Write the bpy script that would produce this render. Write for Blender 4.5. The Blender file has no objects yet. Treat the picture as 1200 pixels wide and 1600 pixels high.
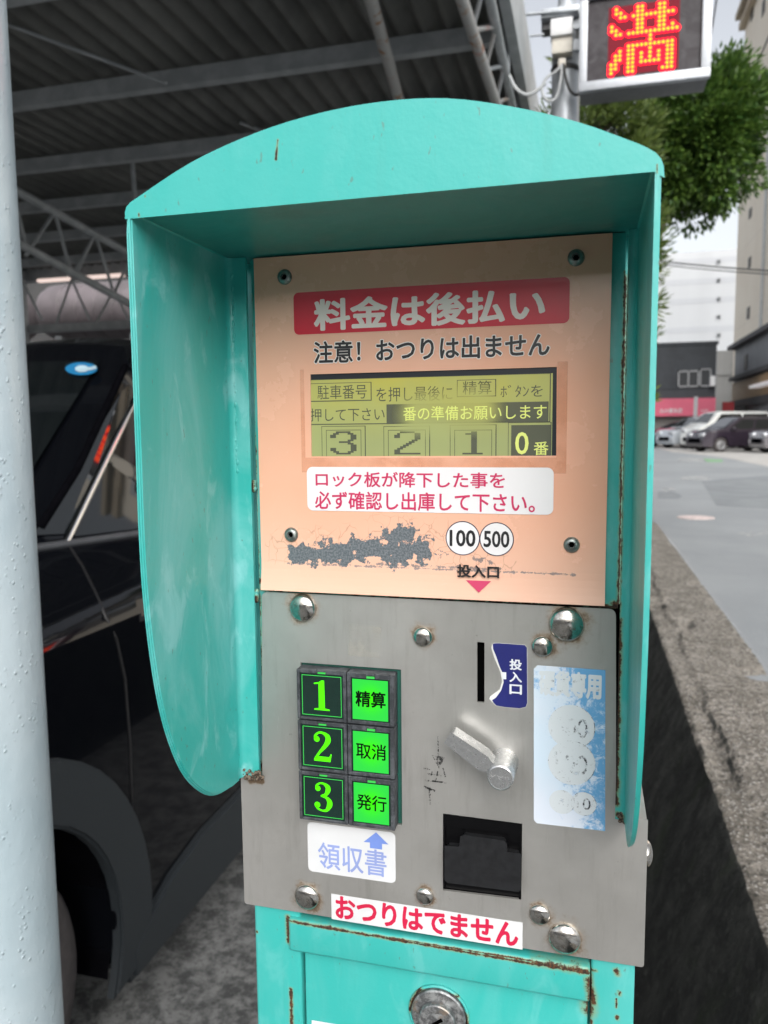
import bpy, bmesh, math, random
from mathutils import Vector, Matrix, noise as mnoise
R = math.radians
random.seed(7)
sc = bpy.context.scene
C = sc.collection

# ------------------------------------------------------------------ camera
# World axes follow the payment machine: X to its right, Y into its face, Z up. Camera above the origin.
CH = 1.5
ex = Vector((0.9669, 0.2548, -0.0090)); ey = Vector((0.0178, -0.1026, -0.9946)); ez = Vector((-0.2543, 0.9615, -0.1037))
ez.normalize(); ex = (ex - ez * ex.dot(ez)).normalized(); ey = ez.cross(ex)
cam_d = bpy.data.cameras.new('Camera'); cam = bpy.data.objects.new('Camera', cam_d); C.objects.link(cam)
Mx = Matrix((ex, -ey, -ez)).transposed().to_4x4(); Mx.translation = Vector((0, 0, CH)); cam.matrix_world = Mx
cam_d.sensor_fit = 'VERTICAL'; cam_d.sensor_height = 36.0; cam_d.lens = 27.0
cam_d.clip_start = 0.02; cam_d.clip_end = 3000
cam_d.dof.use_dof = True; cam_d.dof.focus_distance = 0.435; cam_d.dof.aperture_fstop = 14.0
sc.camera = cam

def ray(px, py): return ex * (px - 600.0) + ey * (py - 800.0) + ez * 1200.0
def P(px, py, Y=0.42):
    r = ray(px, py); t = Y / r.y; return Vector((r.x * t, Y, CH + r.z * t))
def PZ(px, py, Z):
    r = ray(px, py); t = (Z - CH) / r.z; return Vector((r.x * t, r.y * t, Z))
def PX(px, py, X):
    r = ray(px, py); t = X / r.x; return Vector((X, r.y * t, CH + r.z * t))

# ------------------------------------------------------------------ sky, sun, exposure
SUN_EL, SUN_AZ = 36.0, 160.0      # azimuth clockwise from +Y: behind the camera, to the right
w = bpy.data.worlds.new('World'); sc.world = w; w.use_nodes = True
wn = w.node_tree; wn.nodes.clear()
sky = wn.nodes.new('ShaderNodeTexSky'); sky.sky_type = 'NISHITA'; sky.sun_disc = False
sky.sun_elevation = R(SUN_EL); sky.sun_rotation = R(SUN_AZ); sky.air_density = 1.0; sky.dust_density = 4.0; sky.ozone_density = 1.0
hs = wn.nodes.new('ShaderNodeHueSaturation'); hs.inputs['Saturation'].default_value = 0.24
bg = wn.nodes.new('ShaderNodeBackground'); bg.inputs[1].default_value = 0.15
wo = wn.nodes.new('ShaderNodeOutputWorld')
wn.links.new(sky.outputs[0], hs.inputs['Color']); wn.links.new(hs.outputs[0], bg.inputs[0]); wn.links.new(bg.outputs[0], wo.inputs[0])
sun_d = bpy.data.lights.new('Sun', 'SUN'); sun_d.energy = 0.70; sun_d.angle = R(60); sun_d.color = (1, 0.98, 0.95)
sun = bpy.data.objects.new('Sun', sun_d); C.objects.link(sun)
sd = Vector((math.sin(R(SUN_AZ)) * math.cos(R(SUN_EL)), math.cos(R(SUN_AZ)) * math.cos(R(SUN_EL)), math.sin(R(SUN_EL))))
sun.rotation_euler = sd.to_track_quat('Z', 'Y').to_euler()
sc.view_settings.view_transform = 'Standard'; sc.view_settings.look = 'None'
sc.view_settings.gamma = 1.0; sc.view_settings.exposure = 0.70
try: sc.cycles.use_denoising = True
except Exception: pass

# ------------------------------------------------------------------ materials
class NT:
    def __init__(s, name):
        s.m = bpy.data.materials.new(name); s.m.use_nodes = True; s.t = s.m.node_tree; s.t.nodes.clear()
        s.out = s.n('ShaderNodeOutputMaterial'); s.b = s.n('ShaderNodeBsdfPrincipled'); s.l(s.b.outputs[0], s.out.inputs[0])
        s.tc = None
    def n(s, k, **kw):
        x = s.t.nodes.new(k)
        for a, v in kw.items(): setattr(x, a, v)
        return x
    def l(s, a, b): s.t.links.new(a, b)
    def put(s, sock, v):
        if hasattr(v, 'is_output') or isinstance(v, bpy.types.NodeSocket): s.l(v, sock)
        else: sock.default_value = v
    def obj(s):
        if not s.tc: s.tc = s.n('ShaderNodeTexCoord')
        return s.tc.outputs['Object']
    def scaled(s, sx, sy, sz):
        m = s.n('ShaderNodeMapping'); m.inputs['Scale'].default_value = (sx, sy, sz); s.l(s.obj(), m.inputs[0]); return m.outputs[0]
    def noise(s, scale, detail=4, rough=0.55, vec=None, dist=0.0):
        x = s.n('ShaderNodeTexNoise'); x.inputs['Scale'].default_value = scale; x.inputs['Detail'].default_value = detail
        x.inputs['Roughness'].default_value = rough; x.inputs['Distortion'].default_value = dist
        s.l(vec or s.obj(), x.inputs['Vector']); return x.outputs[0]
    def voro(s, scale, vec=None, feature='F1'):
        x = s.n('ShaderNodeTexVoronoi'); x.feature = feature; x.inputs['Scale'].default_value = scale
        s.l(vec or s.obj(), x.inputs['Vector']); return x.outputs[0]
    def ramp(s, v, lo, hi, a=0.0, b=1.0):
        x = s.n('ShaderNodeMapRange'); x.interpolation_type = 'SMOOTHSTEP'; x.clamp = True
        s.l(v, x.inputs[0]); x.inputs[1].default_value = lo; x.inputs[2].default_value = hi; x.inputs[3].default_value = a; x.inputs[4].default_value = b
        return x.outputs[0]
    def mix(s, f, a, b):
        x = s.n('ShaderNodeMix', data_type='RGBA'); s.put(x.inputs[0], f); s.put(x.inputs[6], a); s.put(x.inputs[7], b); return x.outputs[2]
    def math(s, op, a, b=0.0, c=None):
        x = s.n('ShaderNodeMath', operation=op); s.put(x.inputs[0], a); s.put(x.inputs[1], b)
        if c is not None: s.put(x.inputs[2], c)
        return x.outputs[0]
    def sep(s, v):
        x = s.n('ShaderNodeSeparateXYZ'); s.l(v, x.inputs[0]); return x.outputs
    def bump(s, h, strength=0.3, dist=0.01):
        x = s.n('ShaderNodeBump'); x.inputs['Strength'].default_value = strength; x.inputs['Distance'].default_value = dist
        s.l(h, x.inputs['Height']); s.l(x.outputs[0], s.b.inputs['Normal']); return x.outputs[0]
    def set(s, **kw):
        for k, v in kw.items(): s.put(s.b.inputs[k.replace('_', ' ')], v)
        return s
    def segdist(s, segs):
        """largest (1 - distance/r) over a list of stain lines, in object X/Z (kiosk metres, world offset removed)"""
        o = s.sep(s.obj()); c = s.n('ShaderNodeCombineXYZ'); s.l(o[0], c.inputs[0]); s.l(o[2], c.inputs[1]); p = c.outputs[0]
        best = None
        for x0, z0, x1, z1, r in segs:
            a = Vector((x0 - KR.x, z0 - KR.z, 0)); b = Vector((x1 - KR.x, z1 - KR.z, 0)); ab = b - a; L2 = max(ab.length_squared, 1e-12)
            d = s.n('ShaderNodeVectorMath', operation='SUBTRACT'); s.l(p, d.inputs[0]); d.inputs[1].default_value = a
            t = s.n('ShaderNodeVectorMath', operation='DOT_PRODUCT'); s.l(d.outputs[0], t.inputs[0]); t.inputs[1].default_value = ab / L2
            h = s.n('ShaderNodeClamp'); s.l(t.outputs['Value'], h.inputs[0])
            q = s.n('ShaderNodeVectorMath', operation='SCALE'); q.inputs[0].default_value = ab; s.l(h.outputs[0], q.inputs['Scale'])
            e = s.n('ShaderNodeVectorMath', operation='DISTANCE'); s.l(d.outputs[0], e.inputs[0]); s.l(q.outputs[0], e.inputs[1])
            v = s.math('MULTIPLY_ADD', e.outputs['Value'], -1.0 / r, 1.0)
            best = v if best is None else s.math('MAXIMUM', best, v)
        return best

KR = Vector((-0.085, 0.50, 0.0))       # base of the payment machine

def plain(name, col, rough=0.5, metal=0.0, emit=None, es=0.0, coat=0.0, vary=0.08, scale=30, spec=0.5):
    n = NT(name)
    c = (*col, 1)
    if vary:
        k = n.noise(scale, 5); c = n.mix(n.ramp(k, .3, .7), (*[v * (1 - vary) for v in col], 1), (*[min(1, v * (1 + vary)) for v in col], 1))
    n.set(Base_Color=c, Roughness=rough, Metallic=metal, Coat_Weight=coat, Specular_IOR_Level=spec)
    if emit: n.set(Emission_Color=(*emit, 1), Emission_Strength=es)
    return n.m

TEAL = (0.038, 0.40, 0.365)
def teal_paint(name, segs=(), fade=1.0, seed=0.0, grime_shade=0.0, core=True, dull=0.0):
    n = NT(name)
    mp = n.n('ShaderNodeMapping'); mp.inputs['Location'].default_value = (seed, seed * .7, seed * 1.3); mp.inputs['Scale'].default_value = (1, 1, .45)
    n.l(n.obj(), mp.inputs[0]); v = mp.outputs[0]
    big = n.noise(16, 6, .62, v, 1.2); fine = n.noise(160, 6, .65, v)
    c = n.mix(n.ramp(big, .40, .66, 0, min(1, .62 * fade)), (*TEAL, 1), (0.18, 0.51, 0.50, 1))
    streak = n.noise(55, 5, .6, v, .6)
    c = n.mix(n.ramp(streak, .54, .70, 0, min(1, .40 * fade)), c, (0.30, 0.62, 0.63, 1))
    drip = n.noise(1, 5, .65, n.scaled(70, 70, 5)); c = n.mix(n.ramp(drip, .56, .74, 0, .30), c, (0.045, 0.30, 0.26, 1))
    c = n.mix(n.ramp(fine, .55, .8, 0, .25), c, (0.07, 0.36, 0.32, 1))
    spk = n.noise(420, 2, .5, v)
    c = n.mix(n.ramp(spk, .70, .76, 0, .6), c, (0.10, 0.19, 0.15, 1))
    if dull: c = n.mix(dull, c, (0.025, 0.13, 0.115, 1))  # even darkening, used to paint shade into the soffit
    if grime_shade:
        g = n.noise(34, 8, .7, v); c = n.mix(n.ramp(g, .62 - .4 * grime_shade, .80 - .2 * grime_shade, 0, grime_shade), c, (0.03, 0.10, 0.085, 1))
    rough = n.ramp(big, .3, .7, .30, .48)
    h = n.math('ADD', n.noise(90, 3), n.math('MULTIPLY', n.noise(600, 2), .25))
    if segs:
        m = n.segdist(segs)
        nz = n.noise(170, 7, .7); nz2 = n.noise(700, 3, .6)
        k = n.math('ADD', m, n.math('MULTIPLY_ADD', nz, 1.5, -.95))
        k = n.math('ADD', k, n.math('MULTIPLY_ADD', nz2, .5, -.25))
        halo = n.math('ADD', m, n.math('MULTIPLY_ADD', nz, .9, -.55))
        c = n.mix(n.ramp(halo, .15, .75, 0, .6), c, (0.27, 0.26, 0.08, 1))
        c = n.mix(n.ramp(k, .42, .66), c, n.mix(n.ramp(nz2, .35, .65), (0.10, 0.040, 0.012, 1), (0.022, 0.012, 0.007, 1)))
        if core: c = n.mix(n.ramp(n.math('ADD', m, n.math('MULTIPLY_ADD', nz, .5, -.25)), .84, .97), c, (0.012, 0.008, 0.005, 1))
        rough = n.math('ADD', rough, n.ramp(k, .42, .66, 0, .4)); h = n.math('ADD', h, n.math('MULTIPLY', n.ramp(k, .35, .6), nz2))
    n.set(Base_Color=c, Roughness=rough); n.bump(h, .10, .002)
    return n.m

# ------------------------------------------------------------------ mesh helpers
def finish(name, bm, mat, parent=None, smooth=40, loc=None):
    bmesh.ops.remove_doubles(bm, verts=bm.verts, dist=1e-7)
    bmesh.ops.recalc_face_normals(bm, faces=bm.faces)
    if smooth:
        for f in bm.faces: f.smooth = True
        lim = R(smooth)
        for e in bm.edges:
            if len(e.link_faces) == 2 and e.calc_face_angle(0) > lim: e.smooth = False
    off = Vector((0, 0, 0))
    if parent is not None:
        q = parent
        while q: off += q.location; q = q.parent
    elif loc is not None: off = Vector(loc)
    for v in bm.verts: v.co -= off
    me = bpy.data.meshes.new(name); bm.to_mesh(me); bm.free()
    o = bpy.data.objects.new(name, me); C.objects.link(o)
    for m in (mat if isinstance(mat, (list, tuple)) else [mat]): me.materials.append(m)
    if parent is not None: o.parent = parent
    elif loc is not None: o.location = loc
    return o
def thing(name, label, cat, loc=(0, 0, 0), group=None):
    o = bpy.data.objects.new(name, None); C.objects.link(o); o.location = loc; o.empty_display_size = .05
    o['label'] = label; o['category'] = cat
    if group: o['group'] = group
    return o
def tag(o, label, cat, group=None):
    o['label'] = label; o['category'] = cat
    if group: o['group'] = group
    return o
def struct(name, bm, mat, **k):
    o = finish(name, bm, mat, **k); o['kind'] = 'structure'; return o
def B(): return bmesh.new()
def box(bm, x0, x1, y0, y1, z0, z1, bev=0.0, seg=2, mi=0):
    r = bmesh.ops.create_cube(bm, size=1.0); vs = r['verts']
    for v in vs: v.co = Vector((x0 + (v.co.x + .5) * (x1 - x0), y0 + (v.co.y + .5) * (y1 - y0), z0 + (v.co.z + .5) * (z1 - z0)))
    fs = {f for v in vs for f in v.link_faces}
    for f in fs: f.material_index = mi
    if bev:
        es = list({e for v in vs for e in v.link_edges})
        bmesh.ops.bevel(bm, geom=es, offset=bev, segments=seg, affect='EDGES', profile=.6)
    return vs
def prism(bm, pts, vec, mi=0, caps=True):
    """extrude a closed loop of 3D points by vec"""
    a = [bm.verts.new(p) for p in pts]; b = [bm.verts.new(Vector(p) + Vector(vec)) for p in pts]; n = len(a); fs = []
    for i in range(n): fs.append(bm.faces.new((a[i], a[(i + 1) % n], b[(i + 1) % n], b[i])))
    if caps:
        for loop in (a, b): fs.append(bm.faces.new(loop))
    for f in fs: f.material_index = mi; f.normal_update()
def rrect(x0, x1, z0, z1, r, Y, seg=5):
    out = []
    for cx, cz, a0 in ((x1 - r, z1 - r, 0), (x0 + r, z1 - r, 90), (x0 + r, z0 + r, 180), (x1 - r, z0 + r, 270)):
        for k in range(seg + 1):
            a = R(a0 + 90 * k / seg); out.append(Vector((cx + r * math.cos(a), Y, cz + r * math.sin(a))))
    return out
def sheet(bm, pts, mi=0):
    f = bm.faces.new([bm.verts.new(p) for p in pts]); f.material_index = mi; f.normal_update()
    if len(pts) > 4: bmesh.ops.triangulate(bm, faces=[f], ngon_method='EAR_CLIP')
def tube(bm, pts, r, seg=10, caps=True):
    pts = [Vector(p) for p in pts]; rings = []
    up = Vector((0.13, 0.21, 0.97))
    for i, p in enumerate(pts):
        d = (pts[min(i + 1, len(pts) - 1)] - pts[max(i - 1, 0)]).normalized()
        u = d.cross(up)
        if u.length < .05: u = d.cross(Vector((1, 0, 0)))
        u.normalize(); v = d.cross(u); rr = r[i] if isinstance(r, (list, tuple)) else r
        rings.append([bm.verts.new(p + (u * math.cos(2 * math.pi * k / seg) + v * math.sin(2 * math.pi * k / seg)) * rr) for k in range(seg)])
    for a, b in zip(rings, rings[1:]):
        for k in range(seg): bm.faces.new((a[k], a[(k + 1) % seg], b[(k + 1) % seg], b[k]))
    if caps: bm.faces.new(rings[0]); bm.faces.new(rings[-1])
def lathe(bm, prof, origin, axis, seg=32, ref=(0, 0, 1), cap=True):
    """prof: list of (radius, height along axis)"""
    ax = Vector(axis).normalized(); u = ax.cross(Vector(ref)).normalized(); v = ax.cross(u); o = Vector(origin); rings = []
    for r, h in prof:
        if r < 1e-6: rings.append([bm.verts.new(o + ax * h)])
        else: rings.append([bm.verts.new(o + ax * h + (u * math.cos(2 * math.pi * k / seg) + v * math.sin(2 * math.pi * k / seg)) * r) for k in range(seg)])
    for a, b in zip(rings, rings[1:]):
        for k in range(seg):
            k2 = (k + 1) % seg
            if len(a) == 1 and len(b) == 1: continue
            if len(a) == 1: bm.faces.new((a[0], b[k], b[k2]))
            elif len(b) == 1: bm.faces.new((a[k], a[k2], b[0]))
            else: bm.faces.new((a[k], a[k2], b[k2], b[k]))
    if cap:
        for rg in (rings[0], rings[-1]):
            if len(rg) > 2: bm.faces.new(rg)
def beam(bm, a, b, w, h):
    """rectangular bar from a to b"""
    a, b = Vector(a), Vector(b); d = (b - a).normalized(); u = d.cross(Vector((0, 0, 1)))
    if u.length < .05: u = Vector((1, 0, 0))
    u.normalize(); v = u.cross(d)
    q = [a + u * (sx * w / 2) + v * (sz * h / 2) for sx, sz in ((-1, -1), (1, -1), (1, 1), (-1, 1))]
    prism(bm, q, b - a)
def glyphs(body, bold=0.0, res=3):
    cu = bpy.data.curves.new('lettering', 'FONT'); cu.body = body; cu.size = 1.0; cu.offset = bold; cu.resolution_u = res; cu.fill_mode = 'FRONT'
    o = bpy.data.objects.new('lettering', cu); C.objects.link(o)
    dg = bpy.context.evaluated_depsgraph_get(); dg.update(); me = bpy.data.meshes.new_from_object(o.evaluated_get(dg))
    vs = [v.co.copy() for v in me.vertices]; fs = [tuple(p.vertices) for p in me.polygons]
    bpy.data.objects.remove(o); bpy.data.curves.remove(cu); bpy.data.meshes.remove(me)
    return vs, fs
def put_text(bm, body, L, T, Rr, Bt, Y, bold=0.0, rot=0, grow=0.0, ref_bold=None):
    """lettering fitted so that its ink touches pixel-measured left / top / right / bottom points on the plane Y"""
    x0, x1 = P(*L, Y).x, P(*Rr, Y).x; z1, z0 = P(*T, Y).z, P(*Bt, Y).z
    put_text_w(bm, body, x0, x1, z0, z1, Y, bold, rot, ref_bold)
_gl = {}
def put_text_w(bm, body, x0, x1, z0, z1, Y, bold=0.0, rot=0, ref_bold=None):
    if body not in _gl: _gl[body] = glyphs(body)
    vs, fs = _gl[body]
    a0 = min(v.x for v in vs); a1 = max(v.x for v in vs); b0 = min(v.y for v in vs); b1 = max(v.y for v in vs)
    rb = bold if ref_bold is None else ref_bold; a0 -= rb; a1 += rb; b0 -= rb; b1 += rb
    offs = [(0, 0)]
    if bold: m = 10 if bold < .05 else 16; offs += [(bold * math.cos(2 * math.pi * k / m), bold * math.sin(2 * math.pi * k / m)) for k in range(m)]
    if bold >= .05: offs += [(bold * .55 * math.cos(2 * math.pi * k / 8), bold * .55 * math.sin(2 * math.pi * k / 8)) for k in range(8)]
    for j, (ox, oz) in enumerate(offs):
        n = [bm.verts.new((x0 + (v.x + ox - a0) / (a1 - a0) * (x1 - x0), Y + j * 4e-6, z0 + (v.y + oz - b0) / (b1 - b0) * (z1 - z0))) for v in vs]
        for f in fs:
            try: bm.faces.new([n[i] for i in f])
            except ValueError: pass
def lettering(name, body, mat, parent, L, T, Rr, Bt, Y, bold=0.0, **k):
    bm = B(); put_text(bm, body, L, T, Rr, Bt, Y, bold, **k); return finish(name, bm, mat, parent, smooth=0)
def boolean_cut(o, cutters):
    for c in cutters:
        m = o.modifiers.new('cut', 'BOOLEAN'); m.object = c; m.operation = 'DIFFERENCE'; m.solver = 'EXACT'
    dg = bpy.context.evaluated_depsgraph_get(); dg.update()
    me = bpy.data.meshes.new_from_object(o.evaluated_get(dg)); o.modifiers.clear(); old = o.data; o.data = me; me.name = old.name
    for c in cutters: bpy.data.objects.remove(c)
    for p in me.polygons: p.use_smooth = False
def cutter(pts, vec):
    bm = B(); prism(bm, pts, vec); return finish('cutter', bm, bpy.data.materials[0] if bpy.data.materials else plain('x', (1, 1, 1)))
def qrect(px, Y): return [P(x, y, Y) for x, y in px]

# ------------------------------------------------------------------ setting: lot, wall, road
n = NT('lot_concrete')
a = n.noise(15, 10, .72); b2 = n.noise(70, 6, .75); c = n.mix(n.ramp(a, .40, .60), (0.075, 0.078, 0.078, 1), (0.24, 0.245, 0.24, 1))
c = n.mix(n.ramp(b2, .54, .62, 0, .7), c, (0.045, 0.047, 0.048, 1)); c = n.mix(n.ramp(n.voro(110), .1, .28, .6, 0), c, (.30, .30, .29, 1)); n.set(Base_Color=c, Roughness=.75); n.bump(n.math('ADD', a, b2), .6, .01)
M_lot = n.m
n = NT('asphalt')
a = n.noise(.5, 6, .6); b2 = n.noise(90, 4, .8); c = n.mix(n.ramp(a, .35, .65), (0.23, 0.25, 0.265, 1), (0.30, 0.32, 0.335, 1))
c = n.mix(n.ramp(b2, .35, .7, 0, .6), c, (0.36, 0.375, 0.385, 1)); n.set(Base_Color=c, Roughness=.82); n.bump(b2, .6, .008)
M_asph = n.m
bm = B(); sheet(bm, [(-250, -60, 0), (0.60, -60, 0), (0.60, 250, 0), (-250, 250, 0)]); struct('lot_ground', bm, M_lot, smooth=0)
bm = B(); sheet(bm, [(0.55, -60, 0.5), (600, -60, 0.5), (600, 900, 0.5), (0.55, 900, 0.5)]); struct('road', bm, M_asph, smooth=0)
bm = B(); sheet(bm, [(-600, 250, 0.46), (0.55, 250, 0.46), (0.55, 900, 0.46), (-600, 900, 0.46)]); struct('ground', bm, M_lot, smooth=0)
# pale concrete forecourt across the road
M_conc = plain('pale_concrete', (0.46, 0.45, 0.43), .8, vary=.15, scale=2)
bm = B(); sheet(bm, [(4.62, 15, .504), (4.62, 29.5, .504), (3.6, 36, .504), (3.6, 70, .504), (60, 70, .504), (60, 15, .504)]); struct('forecourt', bm, M_conc, smooth=0)
# worn road paint
def worn(name, col, lo=.42, hi=.62, scale=14):
    n = NT(name); k = n.noise(scale, 7, .7); n.set(Base_Color=(*col, 1), Roughness=.7, Alpha=n.ramp(k, lo, hi, .05, .75)); return n.m
M_white_worn = worn('worn_white_paint', (0.60, 0.61, 0.60), .36, .66, 5)
M_green_worn = worn('worn_green_paint', (0.30, 0.55, 0.30), .25, .5, 5)
M_pink_cover = plain('worn_cover', (0.62, 0.52, 0.50), .7, vary=.2, scale=30)
def roadquad(name, px, mat, z=.504):
    bm = B(); sheet(bm, [PZ(x, y, z) for x, y in px]); return struct(name, bm, mat, smooth=0)
roadquad('road_marking', [(1062, 715), (1100, 716), (1106, 722), (1058, 721)], M_white_worn)
roadquad('road_marking', [(1098, 716.5), (1128, 718), (1130, 722), (1104, 722)], M_green_worn)
roadquad('road_marking', [(1066, 745), (1108, 744), (1108, 749), (1064, 750)], M_white_worn)
roadquad('road_marking', [(1036, 763), (1052, 762), (1056, 766), (1036, 768)], M_white_worn)
roadquad('road_marking', [(1152, 832), (1200, 829), (1216, 834), (1160, 839)], worn('sparse_white_paint', (0.72, 0.73, 0.72), .5, .6, 22))
n = NT('asphalt_patch'); k = n.noise(2.5, 5); n.set(Base_Color=n.mix(n.ramp(k, .3, .7), (0.20, 0.215, 0.23, 1), (0.25, 0.27, 0.28, 1)), Roughness=.85); M_patch = n.m
roadquad('road_patch', [(1028, 768), (1050, 767), (1066, 775), (1060, 779), (1028, 779)], M_patch, .503)
roadquad('road_patch', [(1096, 752), (1260, 738), (1300, 800), (1120, 790)], M_patch, .5025)
# edge line beside the wall, worn to slivers
bm = B(); sheet(bm, [(.725, -5, .503), (.75, -5, .503), (.75, 30, .503), (.725, 30, .503)])
struct('edge_line', bm, worn('edge_white_paint', (.75, .76, .76), .56, .63, 2.6), smooth=0)
# round pinkish cover in the road
mc = PZ(1087, 808.5, .505)
bm = B(); lathe(bm, [(.20, 0), (.20, .006), (.17, .010), (0, .010)], (mc.x, mc.y, .502), (0, 0, 1), 32, ref=(1, 0, 0)); tag(finish('valve_cover', bm, M_pink_cover, loc=(mc.x, mc.y, .502)), 'small round pinkish white valve cover set flush in the grey road', 'cover')

# low retaining wall between lot and road
n = NT('old_concrete')
o = n.sep(n.obj()); k = n.noise(40, 8, .75); s1 = n.voro(85); s2 = n.noise(7, 5, .6); s3 = n.noise(120, 5, .75)
c = n.mix(n.ramp(s2, .35, .65), (0.20, 0.18, 0.15, 1), (0.34, 0.31, 0.27, 1))
c = n.mix(n.ramp(k, .45, .60, 0, .85), c, (0.085, 0.078, 0.065, 1))
c = n.mix(n.ramp(s1, .18, .36, .9, 0), c, (0.55, 0.53, 0.50, 1))
c = n.mix(n.ramp(s3, .54, .60, 0, .9), c, (0.035, 0.033, 0.030, 1))
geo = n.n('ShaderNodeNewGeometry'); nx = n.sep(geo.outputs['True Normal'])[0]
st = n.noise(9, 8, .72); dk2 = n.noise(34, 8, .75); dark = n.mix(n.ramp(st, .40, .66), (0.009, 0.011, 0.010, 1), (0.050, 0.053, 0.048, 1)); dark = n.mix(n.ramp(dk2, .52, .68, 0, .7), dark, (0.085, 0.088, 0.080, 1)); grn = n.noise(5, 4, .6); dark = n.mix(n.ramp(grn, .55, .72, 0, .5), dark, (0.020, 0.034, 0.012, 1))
c = n.mix(n.ramp(nx, -.75, -.35, 1, 0), c, dark)  # lot-side face: its shade painted in as dark colour, with streaks and moss
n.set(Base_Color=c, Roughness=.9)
h = n.math('ADD', n.math('MULTIPLY', s1, -.8), n.math('ADD', k, s3)); n.bump(h, .9, .006)
M_oldc = n.m
bm = B(); ys = [-.6 + i * .018 for i in range(340)] + [5.6 + 1.02 ** 1 * j * .25 for j in range(1, 120)]
us = [0, .012, .025, .037, .048, .059, .07, .081, .092, .103, .114, .128, .145, .17, .20, .25, .30, .34, .37, .385]; prev = None
for y in ys:
    ring = [bm.verts.new((.115 + mnoise.noise((0, y * 3, 5)) * .012, y, -.02)), bm.verts.new((.175 + mnoise.noise((0, y * 5, 4)) * .010, y, .12)), bm.verts.new((.255 + mnoise.noise((0, y * 6, 2)) * .010, y, .32))]
    edge = .012 * abs(mnoise.noise((y * 7, 1, 0))) + .02 * max(0, mnoise.noise((y * 2.3, 4, 0)))
    for i, u in enumerate(us):
        x = .338 + u; z = .533 - .012 * (u / .385)
        nz = mnoise.noise((x * 22, y * 22, 0)) * .006 + mnoise.noise((x * 60, y * 60, 3)) * .0035
        crack = max(0, mnoise.noise((x * 9 + 3, y * 3.2, 7)) - .28) * .06
        ck = (u - (.085 + .035 * mnoise.noise((y * 2.7, 9, 1)) + .014 * mnoise.noise((y * 9, 3, 1)))) / .018; z -= .020 * (1 - min(1, max(0, ck))) * (.55 + .6 * mnoise.noise((y * 1.7, 2, 8)))
        if i == 0: z -= .018 + edge; x += edge * .7
        if i == 1: z -= .004 + edge * .6
        if i >= 18: z -= .004; 
        ring.append(bm.verts.new((x + nz * .4, y, z + nz - crack)))
    ring.append(bm.verts.new((.724, y, .45)))
    if prev:
        for a, b in zip(zip(prev, prev[1:]), zip(ring, ring[1:])): bm.faces.new((a[0], a[1], b[1], b[0]))
    prev = ring
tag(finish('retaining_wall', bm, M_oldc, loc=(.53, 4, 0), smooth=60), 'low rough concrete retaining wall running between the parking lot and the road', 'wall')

# ------------------------------------------------------------------ payment machine
K = thing('payment_machine', 'teal parking payment machine with curved hood, peach sign panel and steel keypad plate', 'payment machine', KR)
YF = .42
xl, xr = -.1990, .0310
segs_front = [(-.1912, 1.292, -.1905, 1.402, .0042), (-.1906, 1.415, -.1905, 1.50, .0030), (-.1905, 1.50, -.1903, 1.58, .0022), (-.198, 1.2895, -.190, 1.2915, .010),
              (.0186, 1.298, .0180, 1.40, .0045), (.0178, 1.40, .0176, 1.58, .0028), (.0215, 1.2925, .0235, 1.2925, .006), (-.1885, 1.4065, .016, 1.4055, .0032), (-.1915, 1.407, -.189, 1.412, .004), (.0155, 1.407, .0180, 1.404, .005)]
segs_right = [(.0186, 1.298, .0180, 1.40, .0040), (.0178, 1.40, .0176, 1.58, .0026), (.0195, 1.2925, .0215, 1.2925, .0035)]
M_teal_front = teal_paint('teal_paint_rusty', segs_front, .8, 3.1, .15)
segs_low = [(-.176, 1.198, .010, 1.196, .0026), (-.176, 1.1985, -.176, 1.182, .004), (.006, 1.192, .009, 1.176, .006), (.007, 1.175, .007, 1.171, .010), (-.025, 1.197, .005, 1.197, .005), (-.12, 1.198, -.02, 1.198, .0016),
            (.021, 1.198, .022, 1.196, .004), (.023, 1.185, .023, 1.184, .003), (.0215, 1.181, .0215, 1.176, .002), (.022, 1.170, .022, 1.1695, .003), (-.1972, 1.185, -.1972, 1.1845, .0022), (-.1752, 1.15, -.1752, 1.10, .003), (.008, 1.165, .008, 1.10, .0025)]
M_teal_low = teal_paint('teal_paint_lower', segs_low, .35, 8.0, core=False)
M_teal_hood = teal_paint('teal_paint_hood', [(-.1303, 1.6245, -.1313, 1.6168, .0014), (-.1985, 1.5995, -.1985, 1.5985, .0012), (.0238, 1.60, .0238, 1.58, .0009), (-.1950, 1.6065, -.1950, 1.607, .0010)], .12, 5.5)
M_teal_wall = teal_paint('teal_paint_weathered', [], 1.15, 1.7, .10)
M_teal_soffit_shade = teal_paint('teal_paint_soffit_shade', [], .25, 11.0, .35, dull=.42)  # darker paint stands in for the shade under the hood
M_black = plain('dark_void', (0.002, 0.002, 0.002), .9, vary=0, spec=0)

bm = B(); box(bm, xl, xr, .432, .62, .08, 1.601, .004); 
box(bm, -.1899, -.1800, .4215, .44, 1.28, 1.600, .0006); box(bm, .0060, .0174, .4215, .44, 1.28, 1.600, .0006)
box(bm, -.181, .007, .4225, .44, 1.39, 1.600)
finish('cabinet', bm, M_teal_front, K)
bm = B(); box(bm, xl - .03, xr + .03, .40, .65, 0, .08, .006); finish('base_plate', bm, plain('base_concrete', (.25, .25, .24), .85, vary=.2), K)
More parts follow.
